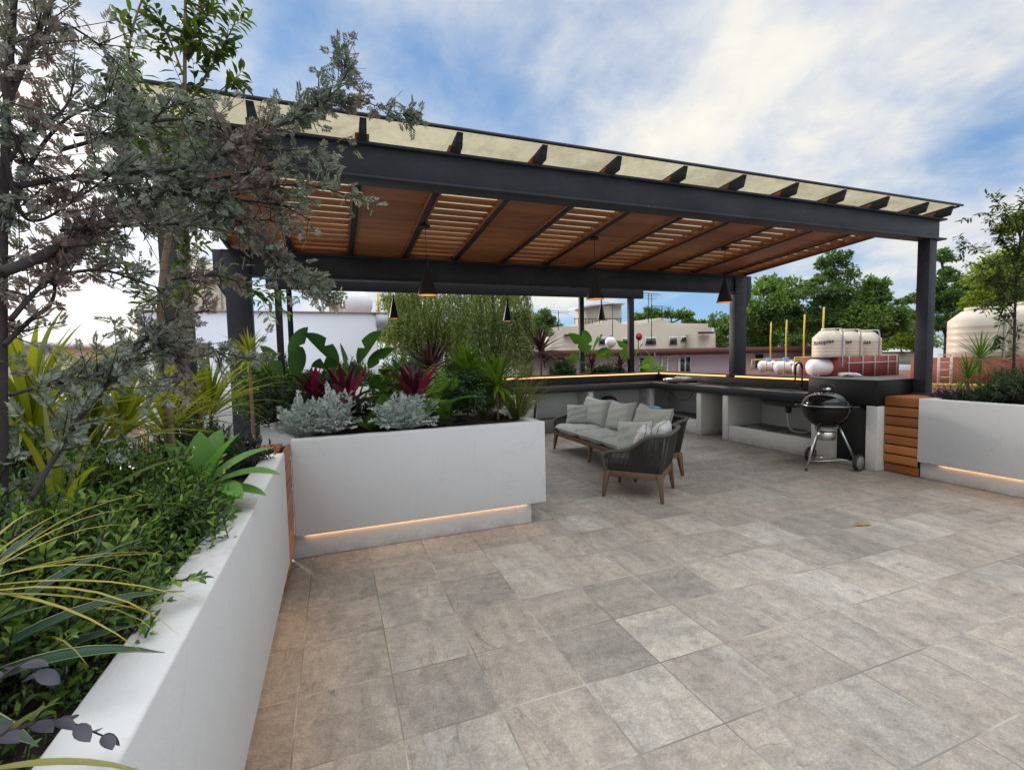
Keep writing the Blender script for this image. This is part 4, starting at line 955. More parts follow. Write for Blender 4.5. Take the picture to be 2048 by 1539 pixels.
c = at(757, 627, 15); tag(MB().tube([c-np.array([0, 0, .05]), c+np.array([.0, 0, .62])], .035, 6).build('vent_pipe', M_['yellow']), 'orange-yellow vent pipe on the white house roof edge', 'vent pipe')
a, b = atd(1784, 724, 24), atd(1838, 724, 24); sh_ = thing('roof_shed', 'low pale shed with reddish sheet roof under the trees', 'shed')
MB().obox((a+b)/2+np.array([0, .5, .1]), (b-a)/2*1.05, (0, .8, 0), (0, 0, .36)).build('wall', pm('pale_green_paint', (.42, .44, .34), .8), sh_)
MB().obox((a+b)/2+np.array([0, .5, .50]), (b-a)/2*1.12, (0, .95, 0), (0, 0, .03)).build('roof', M_['redroof'], sh_)
d0, d1 = (a*.42+b*.58), (a*.05+b*.95); MB().obox((d0+d1)/2+np.array([.05, -.36, .1]), (d1-d0)/2, (0, .02, 0), (0, 0, .32)).build('door', M_['bwhite'], sh_)
a, b = atd(1772, 742, 21), atd(1845, 742, 21)
tag(MB().obox((a+b)/2, (b-a)/2*1.3, (0, .2, 0), (0, 0, .30)).build('parapet_wall', M_['bwhite']), 'low weathered white parapet wall below the shed', 'wall')

# ------------------------------------------------------------------ background trees
def bg_tree(label, blobs, D, mat, n=5200, leaf=.19, base=None, name='tree', group='trees beyond the roofs', dens=1.0, trunk=.22, depthk=.9):
    C = []; Rr = []
    for (px, py, rp) in blobs:
        C.append(atd(px, py, D+rng.uniform(-.5, .5)*rp/F_PX*D)); Rr.append(rp/F_PX*D)
    C = np.array(C); Rr = np.array(Rr)
    bx = C[:, 0].mean() if base is None else base[0]; by = C[:, 1].mean() if base is None else base[1]
    t = thing(name, label, 'tree', (bx, by, -7), group=group)
    o = np.array([bx, by, -7])
    tm = MB(); zc = C[:, 2].min()
    trunk_top = np.array([bx, by, C[:, 2].mean()-.3])
    tm.tube(smooth_path([o-o, (np.array([bx+.1, by, (zc-7)/2])-o), trunk_top-o], 5), np.linspace(trunk, trunk*.45, 11), 7)
    for c_, r_ in zip(C, Rr):
        st = np.array([bx, by, min(c_[2]-.4*r_, trunk_top[2])]); mid_ = (st*.55+c_*.45)+rng.normal(0, .12*r_, 3)
        tm.tube(smooth_path([st-o, mid_-o, c_-o, c_-o+np.array([0, 0, .5*r_])+rng.normal(0, .2*r_, 3)], 4), np.linspace(trunk*.4, .02, 13), 5)
    tm.build('trunk', M_['barkd'], t)
    wts = Rr**2/np.sum(Rr**2); lm = MB(); P = []; Dn = []
    C2 = [C]; R2 = [Rr]
    for c_, r_ in zip(C, Rr):        # smaller clumps breaking the outline
        for _ in range(4):
            v = unit(rng.normal(size=3)); v[2] = abs(v[2])*.8; C2.append((c_+v*r_*rng.uniform(.85, 1.12))[None]); R2.append(np.array([r_*rng.uniform(.22, .42)]))
    C = np.concatenate(C2); Rr = np.concatenate(R2); wts = Rr**1.8/np.sum(Rr**1.8)
    for c_, r_, w_ in zip(C, Rr, wts):
        ncl = max(9, int(22*(r_/leaf)**1.0*.42*dens)); k = int(n*1.5*w_/ncl)+1
        u = unit(rng.normal(size=(ncl, 3))); u[:, 2] = np.abs(u[:, 2])*.75+u[:, 2]*.25
        rad = r_*(.45+.55*rng.random(ncl)**.5); cl_ = c_+u*rad[:, None]*np.array([1, depthk, .95])
        for q, uu in zip(cl_, u):
            s_ = r_*rng.uniform(.20, .36); v = rng.normal(size=(k, 3)); v = v/np.linalg.norm(v, axis=1, keepdims=True)*rng.random((k, 1))**.6
            P.append(q+v*s_*np.array([1.2, 1.2, .75])); Dn.append(unit(v+uu*.6+np.array([0, 0, -.35])))
    P = np.concatenate(P)-o; Dn = np.concatenate(Dn)
    lm.inst(T4, P, Dn, leaf*rng.uniform(.6, 1.25, len(P)), leaf*.6, roll=.9)
    lm.build('crown', M_[mat], t)
    return t
bg_tree('broad round tree right of the rear pergola post', [(1540, 622, 52), (1508, 650, 44), (1580, 596, 40), (1535, 585, 30), (1560, 650, 45), (1510, 690, 35)], 31, 'tree1', 9000, .22)
bg_tree('tallest tree rising behind the row of beige tanks', [(1668, 525, 24), (1672, 555, 34), (1640, 590, 34), (1690, 600, 40), (1655, 640, 48), (1620, 660, 40), (1700, 650, 45)], 29, 'tree2', 10000, .20)
bg_tree('pointed tree behind the beige tanks right of the tallest one', [(1750, 575, 20), (1748, 605, 30), (1775, 635, 36), (1735, 650, 44), (1795, 660, 38)], 27, 'tree1', 7500, .19)
bg_tree('wide low tree filling in behind the gas tanks', [(1520, 690, 34), (1570, 685, 40), (1620, 690, 40), (1500, 660, 30)], 36, 'tree1', 6000, .24)
bg_tree('wide low tree filling in behind the row of beige tanks', [(1700, 690, 40), (1760, 685, 44), (1650, 680, 40), (1800, 690, 36)], 37, 'tree3', 6500, .24)
bg_tree('low yellowish tree just left of the front steel post', [(1815, 670, 34), (1838, 690, 34), (1800, 695, 28), (1850, 650, 26)], 33, 'tree3', 5000, .2)
bg_tree('dense tree just right of the front steel post', [(1890, 560, 26), (1882, 520, 18), (1900, 605, 44), (1935, 600, 36), (1885, 655, 44), (1940, 650, 44), (1840, 600, 20)], 21, 'tree2', 9000, .15)
bg_tree('large yellow-green tree at the right picture edge', [(1985, 560, 44), (2030, 530, 44), (2060, 580, 60), (1990, 620, 46), (2040, 640, 50), (1960, 650, 36), (2050, 460, 34)], 17, 'tree3', 11000, .13)
bg_tree('small tree between the cream house and the rear post', [(1440, 652, 24), (1458, 672, 28), (1428, 690, 24), (1470, 700, 30)], 44, 'tree1', 3600, .28)
bg_tree('wide hedge-like tree peeping over the cream house', [(1365, 634, 16), (1342, 632, 14), (1300, 636, 20), (1275, 640, 14), (1378, 645, 12), (1400, 648, 10)], 47, 'tree1', 3600, .26)
bg_tree('dark round-topped tree left of the cream house', [(1085, 640, 22), (1065, 655, 24), (1105, 658, 20), (1085, 670, 30)], 38, 'tree2', 4500, .2)
bg_tree('dark tree behind the white house eave', [(800, 620, 30), (830, 660, 50), (790, 680, 40), (870, 690, 40)], 27, 'tree2', 6000, .2)
def willow(label, pxc, D, blobs, n_str, mat='willow'):
    c = atd(pxc, 700, D); t = thing('willow_tree', label, 'tree', (c[0], c[1], -7), group='willows beyond the planter'); o = np.array([c[0], c[1], -7.])
    tm = MB(); lm = MB(); tm.tube([(0, 0, 0), (.1, 0, 5), (0, .1, 9)], [.3, .25, .1], 8); P = []; Dn = []; S0 = []; S1 = []
    for (px, py, rp, ln) in blobs:
        q = atd(px, py, D+rng.uniform(-1.2, 1.2)); r = rp/F_PX*D
        tm.tube(smooth_path([(0, 0, 7.0), (q-o)*.6+np.array([0, 0, 3.2]), q-o], 4), np.linspace(.12, .03, 9), 5)
        for k in range(n_str):
            s = q+unit(rng.normal(size=3))*r*rng.random()**.4*np.array([1, 1, .6]); l = ln*rng.uniform(.5, 1.2); m = int(l/.075); tt = np.linspace(0, 1, m)
            out = unit(np.array([s[0]-q[0], s[1]-q[1], 0])+rng.normal(0, .01, 3)*np.array([1, 1, 0]))
            pth = s+out*(.35*l*tt*(1-.5*tt))[:, None]+np.array([0, 0, -1])*(l*tt**1.3)[:, None]+np.cumsum(rng.normal(0, .008, (m, 3)), 0)
            P.append(pth); a = rng.uniform(0, 6.28, m); Dn.append(np.stack([np.cos(a)*.6, np.sin(a)*.6, -np.ones(m)*.9], 1))
    P = np.concatenate(P)-o; Dn = np.concatenate(Dn)
    P2 = np.repeat(P, 2, 0)+rng.normal(0, .02, (2*len(P), 3)); D2 = np.repeat(Dn, 2, 0)+rng.normal(0, .35, (2*len(P), 3))
    lm.inst(T4, P2, D2, .17*rng.uniform(.6, 1.2, len(P2)), .042, roll=.9)
    tm.build('trunk', M_['barkd'], t); lm.build('crown', M_[mat], t); return t
willow('pale green willow hanging behind the left small pendant', 850, 22, [(800, 585, 40, 2.0), (850, 570, 45, 2.4), (890, 600, 45, 2.2), (830, 630, 45, 2.0), (870, 660, 45, 1.8), (790, 650, 30, 1.6), (905, 650, 30, 1.8)], 85)
willow('yellower willow hanging right of the first behind the spiky plants', 985, 20.5, [(940, 580, 45, 2.2), (985, 570, 45, 2.4), (1025, 585, 32, 2.2), (960, 630, 45, 2.0), (1005, 640, 42, 1.8), (1045, 620, 14, 1.7), (930, 670, 40, 1.6), (1035, 680, 25, 1.4)], 85)
# ------------------------------------------------------------------ planting
UP = np.array([0, 0, 1.])
def shrub(name, label, cat, c, rad, K, J, L, W, leaf='box', stem='barkd', slen=.11, group=None, tm=T8, ang=(75, 22), lean=.55, z0=None, tips=None, low=-.25):
    """domed shrub: many leafy shoots pointing outwards"""
    c = np.array(c, float); rad = np.array(rad, float); t = thing(name, label, cat, (c[0], c[1], c[2]), group=group)
    u = unit(rng.normal(size=(K*3, 3))); u = u[u[:, 2] > low][:K]; K = len(u)
    dep = .35+.65*rng.random(K)**.45
    tip = u*rad*dep[:, None]*rng.uniform(.88, 1.12, (K, 1)); d = unit(u*lean+UP*(1-lean)+rng.normal(0, .22, (K, 3)))
    ln = slen*rng.uniform(.7, 1.4, K); st = tip-d*ln[:, None]
    sm = MB(); root = np.array([0, 0, -rad[2]*.55])
    sm.sticks(st-(st-root)*.45, st, .004, .003); sm.sticks(st, tip, .003, .0015)
    for k in rng.choice(K, min(14, K), replace=False): sm.tube(smooth_path([root+rng.normal(0, .03, 3)*np.array([1, 1, 0]), root*.4+st[k]*.45, st[k]], 3), np.linspace(.009, .003, 7), 5)
    sm.build('stem', M_[stem], t)
    lm = MB(); j = np.arange(J); f = (j+.5)/J
    P = st[:, None]+d[:, None]*(ln[:, None]*f[None])[..., None]
    a = np.radians(ang[0]+(ang[1]-ang[0])*f); az = j*2.39996+rng.uniform(0, 6.28, K)[:, None]
    ref = unit(np.cross(d, np.broadcast_to(np.array([.31, .57, .2]), d.shape))); b = np.cross(d, ref)
    rd = np.cos(az)[..., None]*ref[:, None]+np.sin(az)[..., None]*b[:, None]
    Dd = np.cos(a)[None, :, None]*d[:, None]+np.sin(a)[None, :, None]*rd
    LL = L*(1-.45*f)[None]*rng.uniform(.75, 1.25, (K, J))
    up = np.repeat(d[:, None], J, 1).reshape(-1, 3)
    lm.inst(tm, P.reshape(-1, 3), Dd.reshape(-1, 3)+rng.normal(0, .10, (K*J, 3)), LL.ravel(), LL.ravel()*W/L, up=up, roll=.2)
    lm.build('foliage', M_[leaf], t); return t
def rosette(name, label, cat, base, n, L, W, leaf, elr=(20, 80), droop=.9, stem_h=0, stem_mat='barkl', group=None, prof=None, fold=.3, seg=7, tilt=(0, 0), sr=.016, azr=None, spread=.03, heads=1, lv=.25):
    t = thing(name, label, cat, tuple(base), group=group); mb = MB(); sm = MB()
    for h in range(heads):
        off = np.array([tilt[0], tilt[1], stem_h])*(1 if heads == 1 else (.75+.25*h))+(np.array([rng.normal(0, .10), rng.normal(0, .10), rng.normal(0, .05)]) if heads > 1 else 0)
        if stem_h: sm.tube(smooth_path([(0, 0, 0), off*.5+np.array([off[1]*.1, -off[0]*.1, 0]), off], 4), np.linspace(sr, sr*.7, 9), 7)
        for i in range(n):
            q = (i+.5)/n; el = R_(elr[1]+(elr[0]-elr[1])*(1-q))+rng.normal(0, .08); az = i*2.39996+rng.normal(0, .18)
            if azr: az = rng.uniform(*azr)
            l = L*(1-.25*abs(q-.5)*2)*rng.uniform(1-lv, 1+lv*.5)
            b = off+np.array([math.cos(az), math.sin(az), 0])*spread*(1-q)+np.array([0, 0, .10*q*L])
            mb.blade(b, az, el, l, W*rng.uniform(.85, 1.15), droop*(1.15-.6*q)*rng.uniform(.7, 1.3), prof, seg, fold, rng.normal(0, .25))
    if stem_h: sm.build('stem', M_[stem_mat], t, smooth=True)
    mb.build('foliage', M_[leaf], t, smooth=True); return t
pad = lambda t: max(.03, math.sin(min(1, t*1.02)*math.pi)**.62) if t > .02 else .05
def petal(t): return max(.02, math.sin(math.pi*(t**.85))**.75)
def strapp(t): return min(1, .6+1.6*t) if t < .25 else max(.02, 1-((t-.25)/.75)**2.2)
def lance(t): return (.42+1.7*t if t < .34 else max(.02, 1-((t-.34)/.66)**1.6))
def paddle_plant(label, base, leaves, leaf='bird', group='paddle-leaved plants', W=.15, petlen=.5):
    """big paddle blades on long stalks; leaves = (azimuth, stalk elevation, stalk length, blade length, blade elevation)"""
    t = thing('bird_of_paradise', label, 'plant', tuple(base), group=group); sm = MB()
    for (az, el, pl, bl_, be) in leaves:
        h = np.array([math.cos(az), math.sin(az), 0]); p1 = h*math.cos(el)*pl+UP*math.sin(el)*pl
        sm.tube(smooth_path([(0, 0, 0), p1*.55+UP*.03, p1], 4), np.linspace(.013, .007, 9), 6)
        lm = MB(); n0 = lm.n
        lm.blade(p1-h*.01, az, be, bl_, W*rng.uniform(.9, 1.1), .5, pad, 12, .22, rng.normal(0, .2), (1 if math.cos(az) < 0 else -1)*rng.uniform(.7, 1.15))
        # wind tears: pull some edge points in
        V = lm.v[-1]; m = len(V)//3
        for k in rng.choice(range(4, m-3), 1, replace=False):
            e_ = 3*k+(0 if rng.random() < .5 else 2); V[e_] = V[3*k+1]*.8+V[e_]*.2
        lm.build('leaf', M_[leaf], t, smooth=True)
    sm.build('stem', M_['dracaena'], t, smooth=True); return t
def fern(label, base, fr, group='ferns'):
    t = thing('fern', label, 'fern', tuple(base), group=group); lm = MB(); sm = MB()
    for (az, el, L, dr) in fr:
        h = np.array([math.cos(az), math.sin(az), 0]); sd = np.array([-h[1], h[0], 0]); p = np.zeros(3); K = 20; path = [p]
        for i in range(K): e = el-dr*(i/K)**1.4; p = p+(h*math.cos(e)+UP*math.sin(e))*L/K; path.append(p)
        path = np.array(path); sm.tube(path, np.linspace(.004, .0015, K+1), 5); T = unit(np.gradient(path, axis=0))
        for i in range(3, K+1):
            f = i/K; ll = L*.27*math.sin(math.pi*min(1, (f*.93+.09)))**.7+.008
            for s_ in (-1, 1): 
                d_ = unit(sd*s_+T[i]*.45-UP*.12)
                lm.inst(T8, path[i:i+1], d_[None], ll, ll*.21, up=np.cross(T[i:i+1], sd)*-1, roll=.05)
    sm.build('stem', M_['fern'], t); lm.build('foliage', M_['fern'], t); return t
def lobed(label, base, leaves, group=None):
    t = thing('lobed_leaf_plant', label, 'plant', tuple(base), group=group); sm = MB()
    for (x, y, z, az, tilt, r) in leaves:
        p = np.array([x, y, z]); sm.tube(smooth_path([(0, 0, 0), p*.6+UP*.05, p], 4), .006, 6); lm = MB()
        for k in range(9):
            a = az+R_(-128+32*k); q = 1-.30*abs(k-4)/4
            lm.blade(p, a, tilt*math.cos(a-az), r*q, r*.34, .35, lance, 6, .12)
        lm.build('leaf', M_['fatsia'], t, smooth=True)
    sm.build('stem', M_['fern'], t); return t
def grass(label, base, n, L, W, mat='grass', spread=.05, el=(50, 88), droop=1.3, name='grass_clump', group='grass clumps'):
    t = thing(name, label, 'grass', tuple(base), group=group); mb = MB()
    for i in range(n):
        a = rng.uniform(0, 6.28); r = spread*rng.random()**.5; b = (math.cos(a)*r, math.sin(a)*r, 0)
        mb.blade(b, a+rng.normal(0, .5), R_(rng.uniform(*el)), L*rng.uniform(.55, 1.1), W, droop*rng.uniform(.4, 1.3), strapp, 7, .3, 0)
    mb.build('foliage', M_[mat], t, smooth=True); return t
def dusty(label, c, rad, K):
    c = np.array(c); t = thing('dusty_miller', label, 'plant', tuple(c), group='silver-leaved plants'); lm = MB(); sm = MB()
    u = unit(rng.normal(size=(K*3, 3))); u = u[u[:, 2] > -.15][:K]; ph_ = rng.uniform(0, 6, 3); lump = 1+.28*np.sin(3.1*u[:, :1]*2+ph_[0])*np.cos(4.3*u[:, 1:2]*2+ph_[1])+.2*np.sin(5*u[:, 2:3]*2+ph_[2]+4*u[:, :1]); tip0 = u*np.array(rad)*(.40+.62*rng.random((len(u), 1))**.7)*lump
    sm.sticks(tip0*.2+np.array([0, 0, -rad[2]*.3]), tip0, .004, .003)
    P = []; D = []; Ls = []; Ups = []
    for p, uu in zip(tip0, u):
        d = unit(uu+UP*.45+rng.normal(0, .3, 3)); s = unit(np.cross(d, UP)+rng.normal(0, .25, 3)); nrm = unit(np.cross(s, d)); L = rng.uniform(.055, .095)
        for k in range(6):
            f = .15+.75*k/5; q = p+d*L*f
            for s_ in (-1, 1): P.append(q+s*s_*.002); D.append(unit(s*s_+d*.5+rng.normal(0, .2, 3))); Ls.append(L*.44*(1.1-.55*abs(f-.5))); Ups.append(nrm)
        P.append(p+d*L*.75); D.append(d); Ls.append(L*.45); Ups.append(nrm)
    Ls = np.array(Ls); lm.inst(T4, np.array(P), np.array(D), Ls, Ls*.36, up=np.array(Ups), roll=.2)
    sm.build('stem', M_['silver'], t); lm.build('foliage', M_['silver'], t); return t

# ---- feathery silver tree leaning over from the side planter
def leafy_branches(t, o, paths, mats, feather=None, plain=None):
    """paths: list of (points, r0, r1, density per metre, twig length); o = root"""
    tm = MB(); lm = MB()
    for (pts, r0, r1, den, tw) in paths:
        p = smooth_path(np.array(pts)-o, 7); tm.tube(p, np.linspace(r0, r1, len(p)), 7)
        if den <= 0: continue
        sg = np.linalg.norm(np.diff(p, axis=0), axis=1); s = np.concatenate([[0], np.cumsum(sg)]); L = s[-1]; K = max(2, int(L*den))
        uu = L*(1-rng.random(K)**1.0*.93); base = np.stack([np.interp(uu, s, p[:, i]) for i in range(3)], 1)
        T = unit(np.stack([np.interp(np.minimum(uu+.02, L), s, p[:, i]) for i in range(3)], 1)-np.stack([np.interp(np.maximum(uu-.02, 0), s, p[:, i]) for i in range(3)], 1))
        d = unit(T*.75+rng.normal(0, .62, (K, 3))+UP*.08); l = tw*rng.uniform(.35, 1.25, K); tip = base+d*l[:, None]
        tm.sticks(base, tip, .0022, .001)
        if feather:
            # feathers along each twig, each a fan of slim leaflets
            nf, J, FL, LL, LW = feather
            f = (np.arange(nf)+.6)/nf
            q = base[:, None]+(tip-base)[:, None]*f[None, :, None]; q = q.reshape(-1, 3); dd = np.repeat(d, nf, 0)
            fd = unit(dd*.8+rng.normal(0, .55, dd.shape)); fl = FL*rng.uniform(.6, 1.25, len(q))
            sd = unit(np.cross(fd, rng.normal(size=fd.shape))); nr = np.cross(sd, fd)
            j = np.arange(J); g_ = (j//2+.5)/(J/2); sg_ = np.where(j % 2 == 0, 1, -1)
            a = np.radians(62-38*g_)
            P = q[:, None]+fd[:, None]*(fl[:, None]*g_[None])[..., None]
            D = np.cos(a)[None, :, None]*fd[:, None]+(np.sin(a)*sg_)[None, :, None]*sd[:, None]+nr[:, None]*.10
            Lv = LL*(1-.2*g_)[None]*rng.uniform(.8, 1.2, (len(q), J))
            lm.inst(T4, P.reshape(-1, 3), D.reshape(-1, 3), Lv.ravel(), LW, up=np.repeat(nr, J, 0), roll=.15)
        else:
            J, LL, LW = plain; f = (np.arange(J)+.5)/J
            q = (base[:, None]+(tip-base)[:, None]*f[None, :, None]).reshape(-1, 3); dd = np.repeat(d, J, 0); al = np.tile(np.where(np.arange(J) % 2 == 0, 1., -1.), K)
            sd = np.repeat(unit(np.cross(d, UP+rng.normal(0, .4, d.shape))), J, 0)
            D = unit(dd*.55+sd*al[:, None]+rng.normal(0, .25, dd.shape)-UP*.15)
            lm.inst(T8, q, D, LL*rng.uniform(.7, 1.25, len(q)), LW, roll=.35)
    tm.build('trunk', M_[mats[0]], t); lm.build('foliage', M_[mats[1]], t)
def pl(*a): return [at(*q) for q in a]
ac_root = at(6, 1250, 1.55); ac_root[2] = .9
AT = thing('feathery_tree', 'silver and dusky purple feathery-leaved tree leaning over from the side planter', 'tree', tuple(ac_root))
F = (3, 10, .036, .023, .0078)
Z = 60; tw = .17
paths = [
 ([ac_root, at(4, 800, 1.6), at(6, 480, 1.65), at(14, 210, 1.7), at(26, 40, 1.72), at(34, -120, 1.75)], .013, .006, 34, .11),
 (pl((14, 210, 1.7), (60, 100, 1.75), (105, -5, 1.8), (120, -80, 1.8)), .008, .004, Z, tw),
 (pl((40, 130, 1.75), (110, 50, 1.8), (170, 70, 1.85), (225, 115, 1.9)), .005, .002, Z, .13),
 (pl((8, 330, 1.65), (70, 260, 1.75), (130, 215, 1.8), (150, 150, 1.85)), .006, .002, Z, .12),
 (pl((6, 480, 1.65), (60, 330, 1.75), (130, 240, 1.85), (200, 210, 1.95), (240, 190, 2.0)), .007, .002, Z, .15),
 (pl((0, 545, 1.6), (55, 525, 1.65), (148, 478, 1.8), (207, 450, 1.9), (248, 411, 1.95), (300, 378, 2.0), (420, 360, 2.1), (560, 335, 2.2), (650, 320, 2.25)), .015, .003, Z, .17),
 (pl((60, 525, 1.65), (120, 505, 1.8), (241, 424, 1.9), (372, 379, 2.0), (480, 400, 2.1), (560, 410, 2.15), (620, 440, 2.2)), .010, .002, Z, .17),
 (pl((34, 372, 1.65), (180, 350, 1.8), (361, 337, 2.0), (470, 300, 2.05), (520, 268, 2.1), (580, 242, 2.15), (640, 208, 2.2), (680, 170, 2.2), (692, 118, 2.22)), .008, .0015, 120, .12),
 (pl((560, 250, 2.15), (640, 212, 2.2), (708, 200, 2.25), (765, 216, 2.28), (828, 236, 2.3)), .004, .001, 105, .07),
 (pl((120, 300, 1.8), (230, 270, 1.9), (330, 240, 2.0), (420, 250, 2.05), (470, 290, 2.1), (560, 300, 2.15), (640, 300, 2.2)), .006, .002, Z, .16),
 (pl((150, 270, 1.8), (260, 260, 1.95), (350, 210, 2.0), (400, 220, 2.05)), .005, .002, Z, .13),
 (pl((250, 400, 1.95), (350, 390, 2.0), (470, 380, 2.05), (600, 370, 2.15), (720, 395, 2.2)), .006, .0015, Z, .13),
 (pl((420, 390, 2.05), (480, 440, 2.1), (530, 500, 2.15), (590, 545, 2.2), (640, 580, 2.25), (672, 602, 2.28)), .005, .001, 150, .09),
 (pl((372, 379, 2.0), (460, 440, 2.1), (540, 440, 2.15), (590, 465, 2.2)), .005, .001, Z, .12),
 (pl((120, 461, 1.75), (250, 452, 1.85), (427, 448, 2.05), (470, 470, 2.1)), .005, .002, 120, .12),
 (pl((20, 640, 1.6), (100, 560, 1.7), (200, 540, 1.8), (270, 560, 1.9), (330, 580, 2.0)), .007, .002, Z, .13),
 (pl((8, 690, 1.6), (60, 640, 1.65), (105, 600, 1.7), (115, 520, 1.75), (160, 470, 1.8)), .007, .002, Z, .11),
 (pl((20, 790, 1.6), (110, 765, 1.7), (220, 740, 1.85), (330, 690, 2.0), (420, 700, 2.05), (500, 720, 2.1)), .005, .002, 80, .13),
 (pl((60, 1000, 1.5), (130, 880, 1.6), (220, 760, 1.8), (280, 690, 1.9), (340, 640, 2.0), (420, 620, 2.05)), .007, .003, 80, .15),
 (pl((340, 560, 2.0), (420, 550, 2.05), (470, 560, 2.1), (510, 570, 2.1)), .004, .001, Z, .10),
 (pl((300, 650, 1.95), (330, 700, 1.95), (370, 740, 1.95), (330, 770, 1.95)), .005, .002, 110, .12),
 (pl((8, 300, 1.62), (40, 420, 1.65), (80, 440, 1.7), (150, 400, 1.75), (250, 330, 1.85)), .006, .002, Z, .16),
 (pl((4, 150, 1.62), (20, 250, 1.62), (60, 330, 1.66), (110, 360, 1.7)), .005, .002, Z, .14),
]
leafy_branches(AT, ac_root, paths, ('barkd', 'acacia'), feather=F)

# ---- privet-like tree behind it
pr_root = at(352, 900, 2.75); pr_root[2] = .9
PT = thing('privet_tree', 'slender tree with pale stem and pointed green leaves rising past the pergola corner', 'tree', tuple(pr_root))
pp_ = [
 ([pr_root, at(330, 780, 2.75), at(322, 600, 2.75), at(345, 430, 2.75), at(352, 370, 2.77)], .020, .012, 0, .20),
 ([at(352, 370, 2.77), at(368, 200, 2.8), at(370, 60, 2.8), at(372, -60, 2.85)], .012, .005, 30, .17),
 (pl((345, 430, 2.75), (330, 330, 2.7), (262, 160, 2.65), (265, 60, 2.65), (300, -40, 2.65)), .009, .003, 30, .15),
 (pl((368, 220, 2.8), (420, 140, 2.85), (462, 62, 2.9), (475, 30, 2.9)), .006, .002, 30, .12),
 (pl((368, 240, 2.8), (430, 190, 2.85), (480, 150, 2.9)), .005, .002, 22, .10),
 (pl((366, 150, 2.8), (330, 60, 2.8), (290, 30, 2.8), (268, 40, 2.8)), .005, .002, 26, .13),
 (pl((368, 120, 2.8), (400, 30, 2.85), (440, -30, 2.9)), .005, .002, 40, .14),
 (pl((340, 480, 2.75), (300, 380, 2.7), (230, 150, 2.6)), .006, .002, 14, .12),
 (pl((325, 640, 2.75), (270, 560, 2.7), (200, 500, 2.65), (160, 480, 2.6)), .006, .002, 34, .14),
 (pl((335, 560, 2.75), (380, 480, 2.8), (395, 420, 2.8), (340, 330, 2.75)), .005, .002, 40, .13),
 (pl((322, 620, 2.75), (380, 590, 2.8), (450, 560, 2.85), (540, 600, 2.9)), .005, .002, 34, .14),
]
leafy_branches(PT, pr_root, pp_, ('barkl', 'privet'), plain=(9, .062, .022))

# ---- shrubs in the side planter
def gp(px, py, Y, z=None):
    p = at(px, py, Y)
    if z is not None: p[2] = z
    return p
shrub('shrub', 'leafy green shrub nearest the camera in the side planter', 'shrub', (-.84, 1.45, 1.02), (.44, .46, .30), 540, 13, .042, .017, 'box', group='green shrubs in the side planter')
shrub('shrub', 'leafy green shrub spilling over the planter rim beside the broad-leaved agave', 'shrub', (-.76, 2.0, 1.04), (.38, .40, .31), 480, 13, .042, .017, 'box', group='green shrubs in the side planter')
shrub('shrub', 'rear leafy shrub under the slender tree', 'shrub', (-1.25, 2.3, 1.10), (.45, .45, .38), 420, 12, .046, .018, 'box', group='green shrubs in the side planter')
shrub('shrub', 'fine dark shrub at the far corner of the side planter', 'shrub', (-.76, 3.05, 1.05), (.29, .32, .28), 360, 14, .034, .011, 'darkshrub', group='dark shrubs')
shrub('shrub', 'low dark shrub hugging the soil by the planter rim', 'shrub', (-.66, 1.20, .95), (.20, .55, .12), 260, 10, .034, .013, 'box', group='dark shrubs')
shrub('shrub', 'thin shrub filling the back of the side planter', 'shrub', (-1.5, 3.0, 1.12), (.42, .42, .40), 300, 11, .055, .020, 'box', slen=.16, group='green shrubs in the side planter')
# leaf spray over the rim
def sprig(name, label, root, pts, mat, J, L, W, cat='plant', r=.003):
    t = thing(name, label, cat, tuple(root)); tm = MB(); lm = MB(); p = smooth_path(np.array(pts)-np.array(root), 6); tm.tube(p, np.linspace(r, r*.4, len(p)), 6)
    T = unit(np.gradient(p, axis=0)); idx = np.linspace(3, len(p)-1, J).astype(int)
    for k, i in enumerate(idx):
        sd = unit(np.cross(T[i], UP)); s_ = 1 if k % 2 else -1
        lm.inst(TO, p[i:i+1], unit(T[i]*.55+sd*s_+rng.normal(0, .2, 3))[None], L*rng.uniform(.8, 1.15), W, roll=.25)
    lm.inst(TO, p[-1:], T[-1:], L, W, roll=.2)
    tm.build('stem', M_['barkd'], t); lm.build('foliage', M_[mat], t); return t
sprig('leafy_sprig', 'green shoot reaching across the dusty rim of the near planter', at(250, 1190, 1.35), pl((250, 1190, 1.35), (310, 1172, 1.38), (360, 1160, 1.40), (400, 1155, 1.42)), 'box', 13, .036, .014)
sprig('purple_sprig', 'dusky purple round-leaved sprig at the bottom of the near planter', gp(-60, 1500, .82), pl((-60, 1500, .82), (40, 1455, .84), (120, 1440, .86), (205, 1470, .88)), 'purple', 10, .036, .021)
sprig('purple_sprig', 'dusky purple round-leaved sprig rising at the picture edge', gp(-80, 1480, .80), pl((-80, 1480, .80), (-20, 1380, .82), (40, 1330, .84), (80, 1350, .86)), 'purple', 9, .036, .021)
shrub('shrub', 'small dusky purple shrub at the rim corner beside the wooden box', 'shrub', (-.56, 3.32, 1.02), (.19, .17, .14), 90, 9, .045, .022, 'purple', slen=.10, group=None)
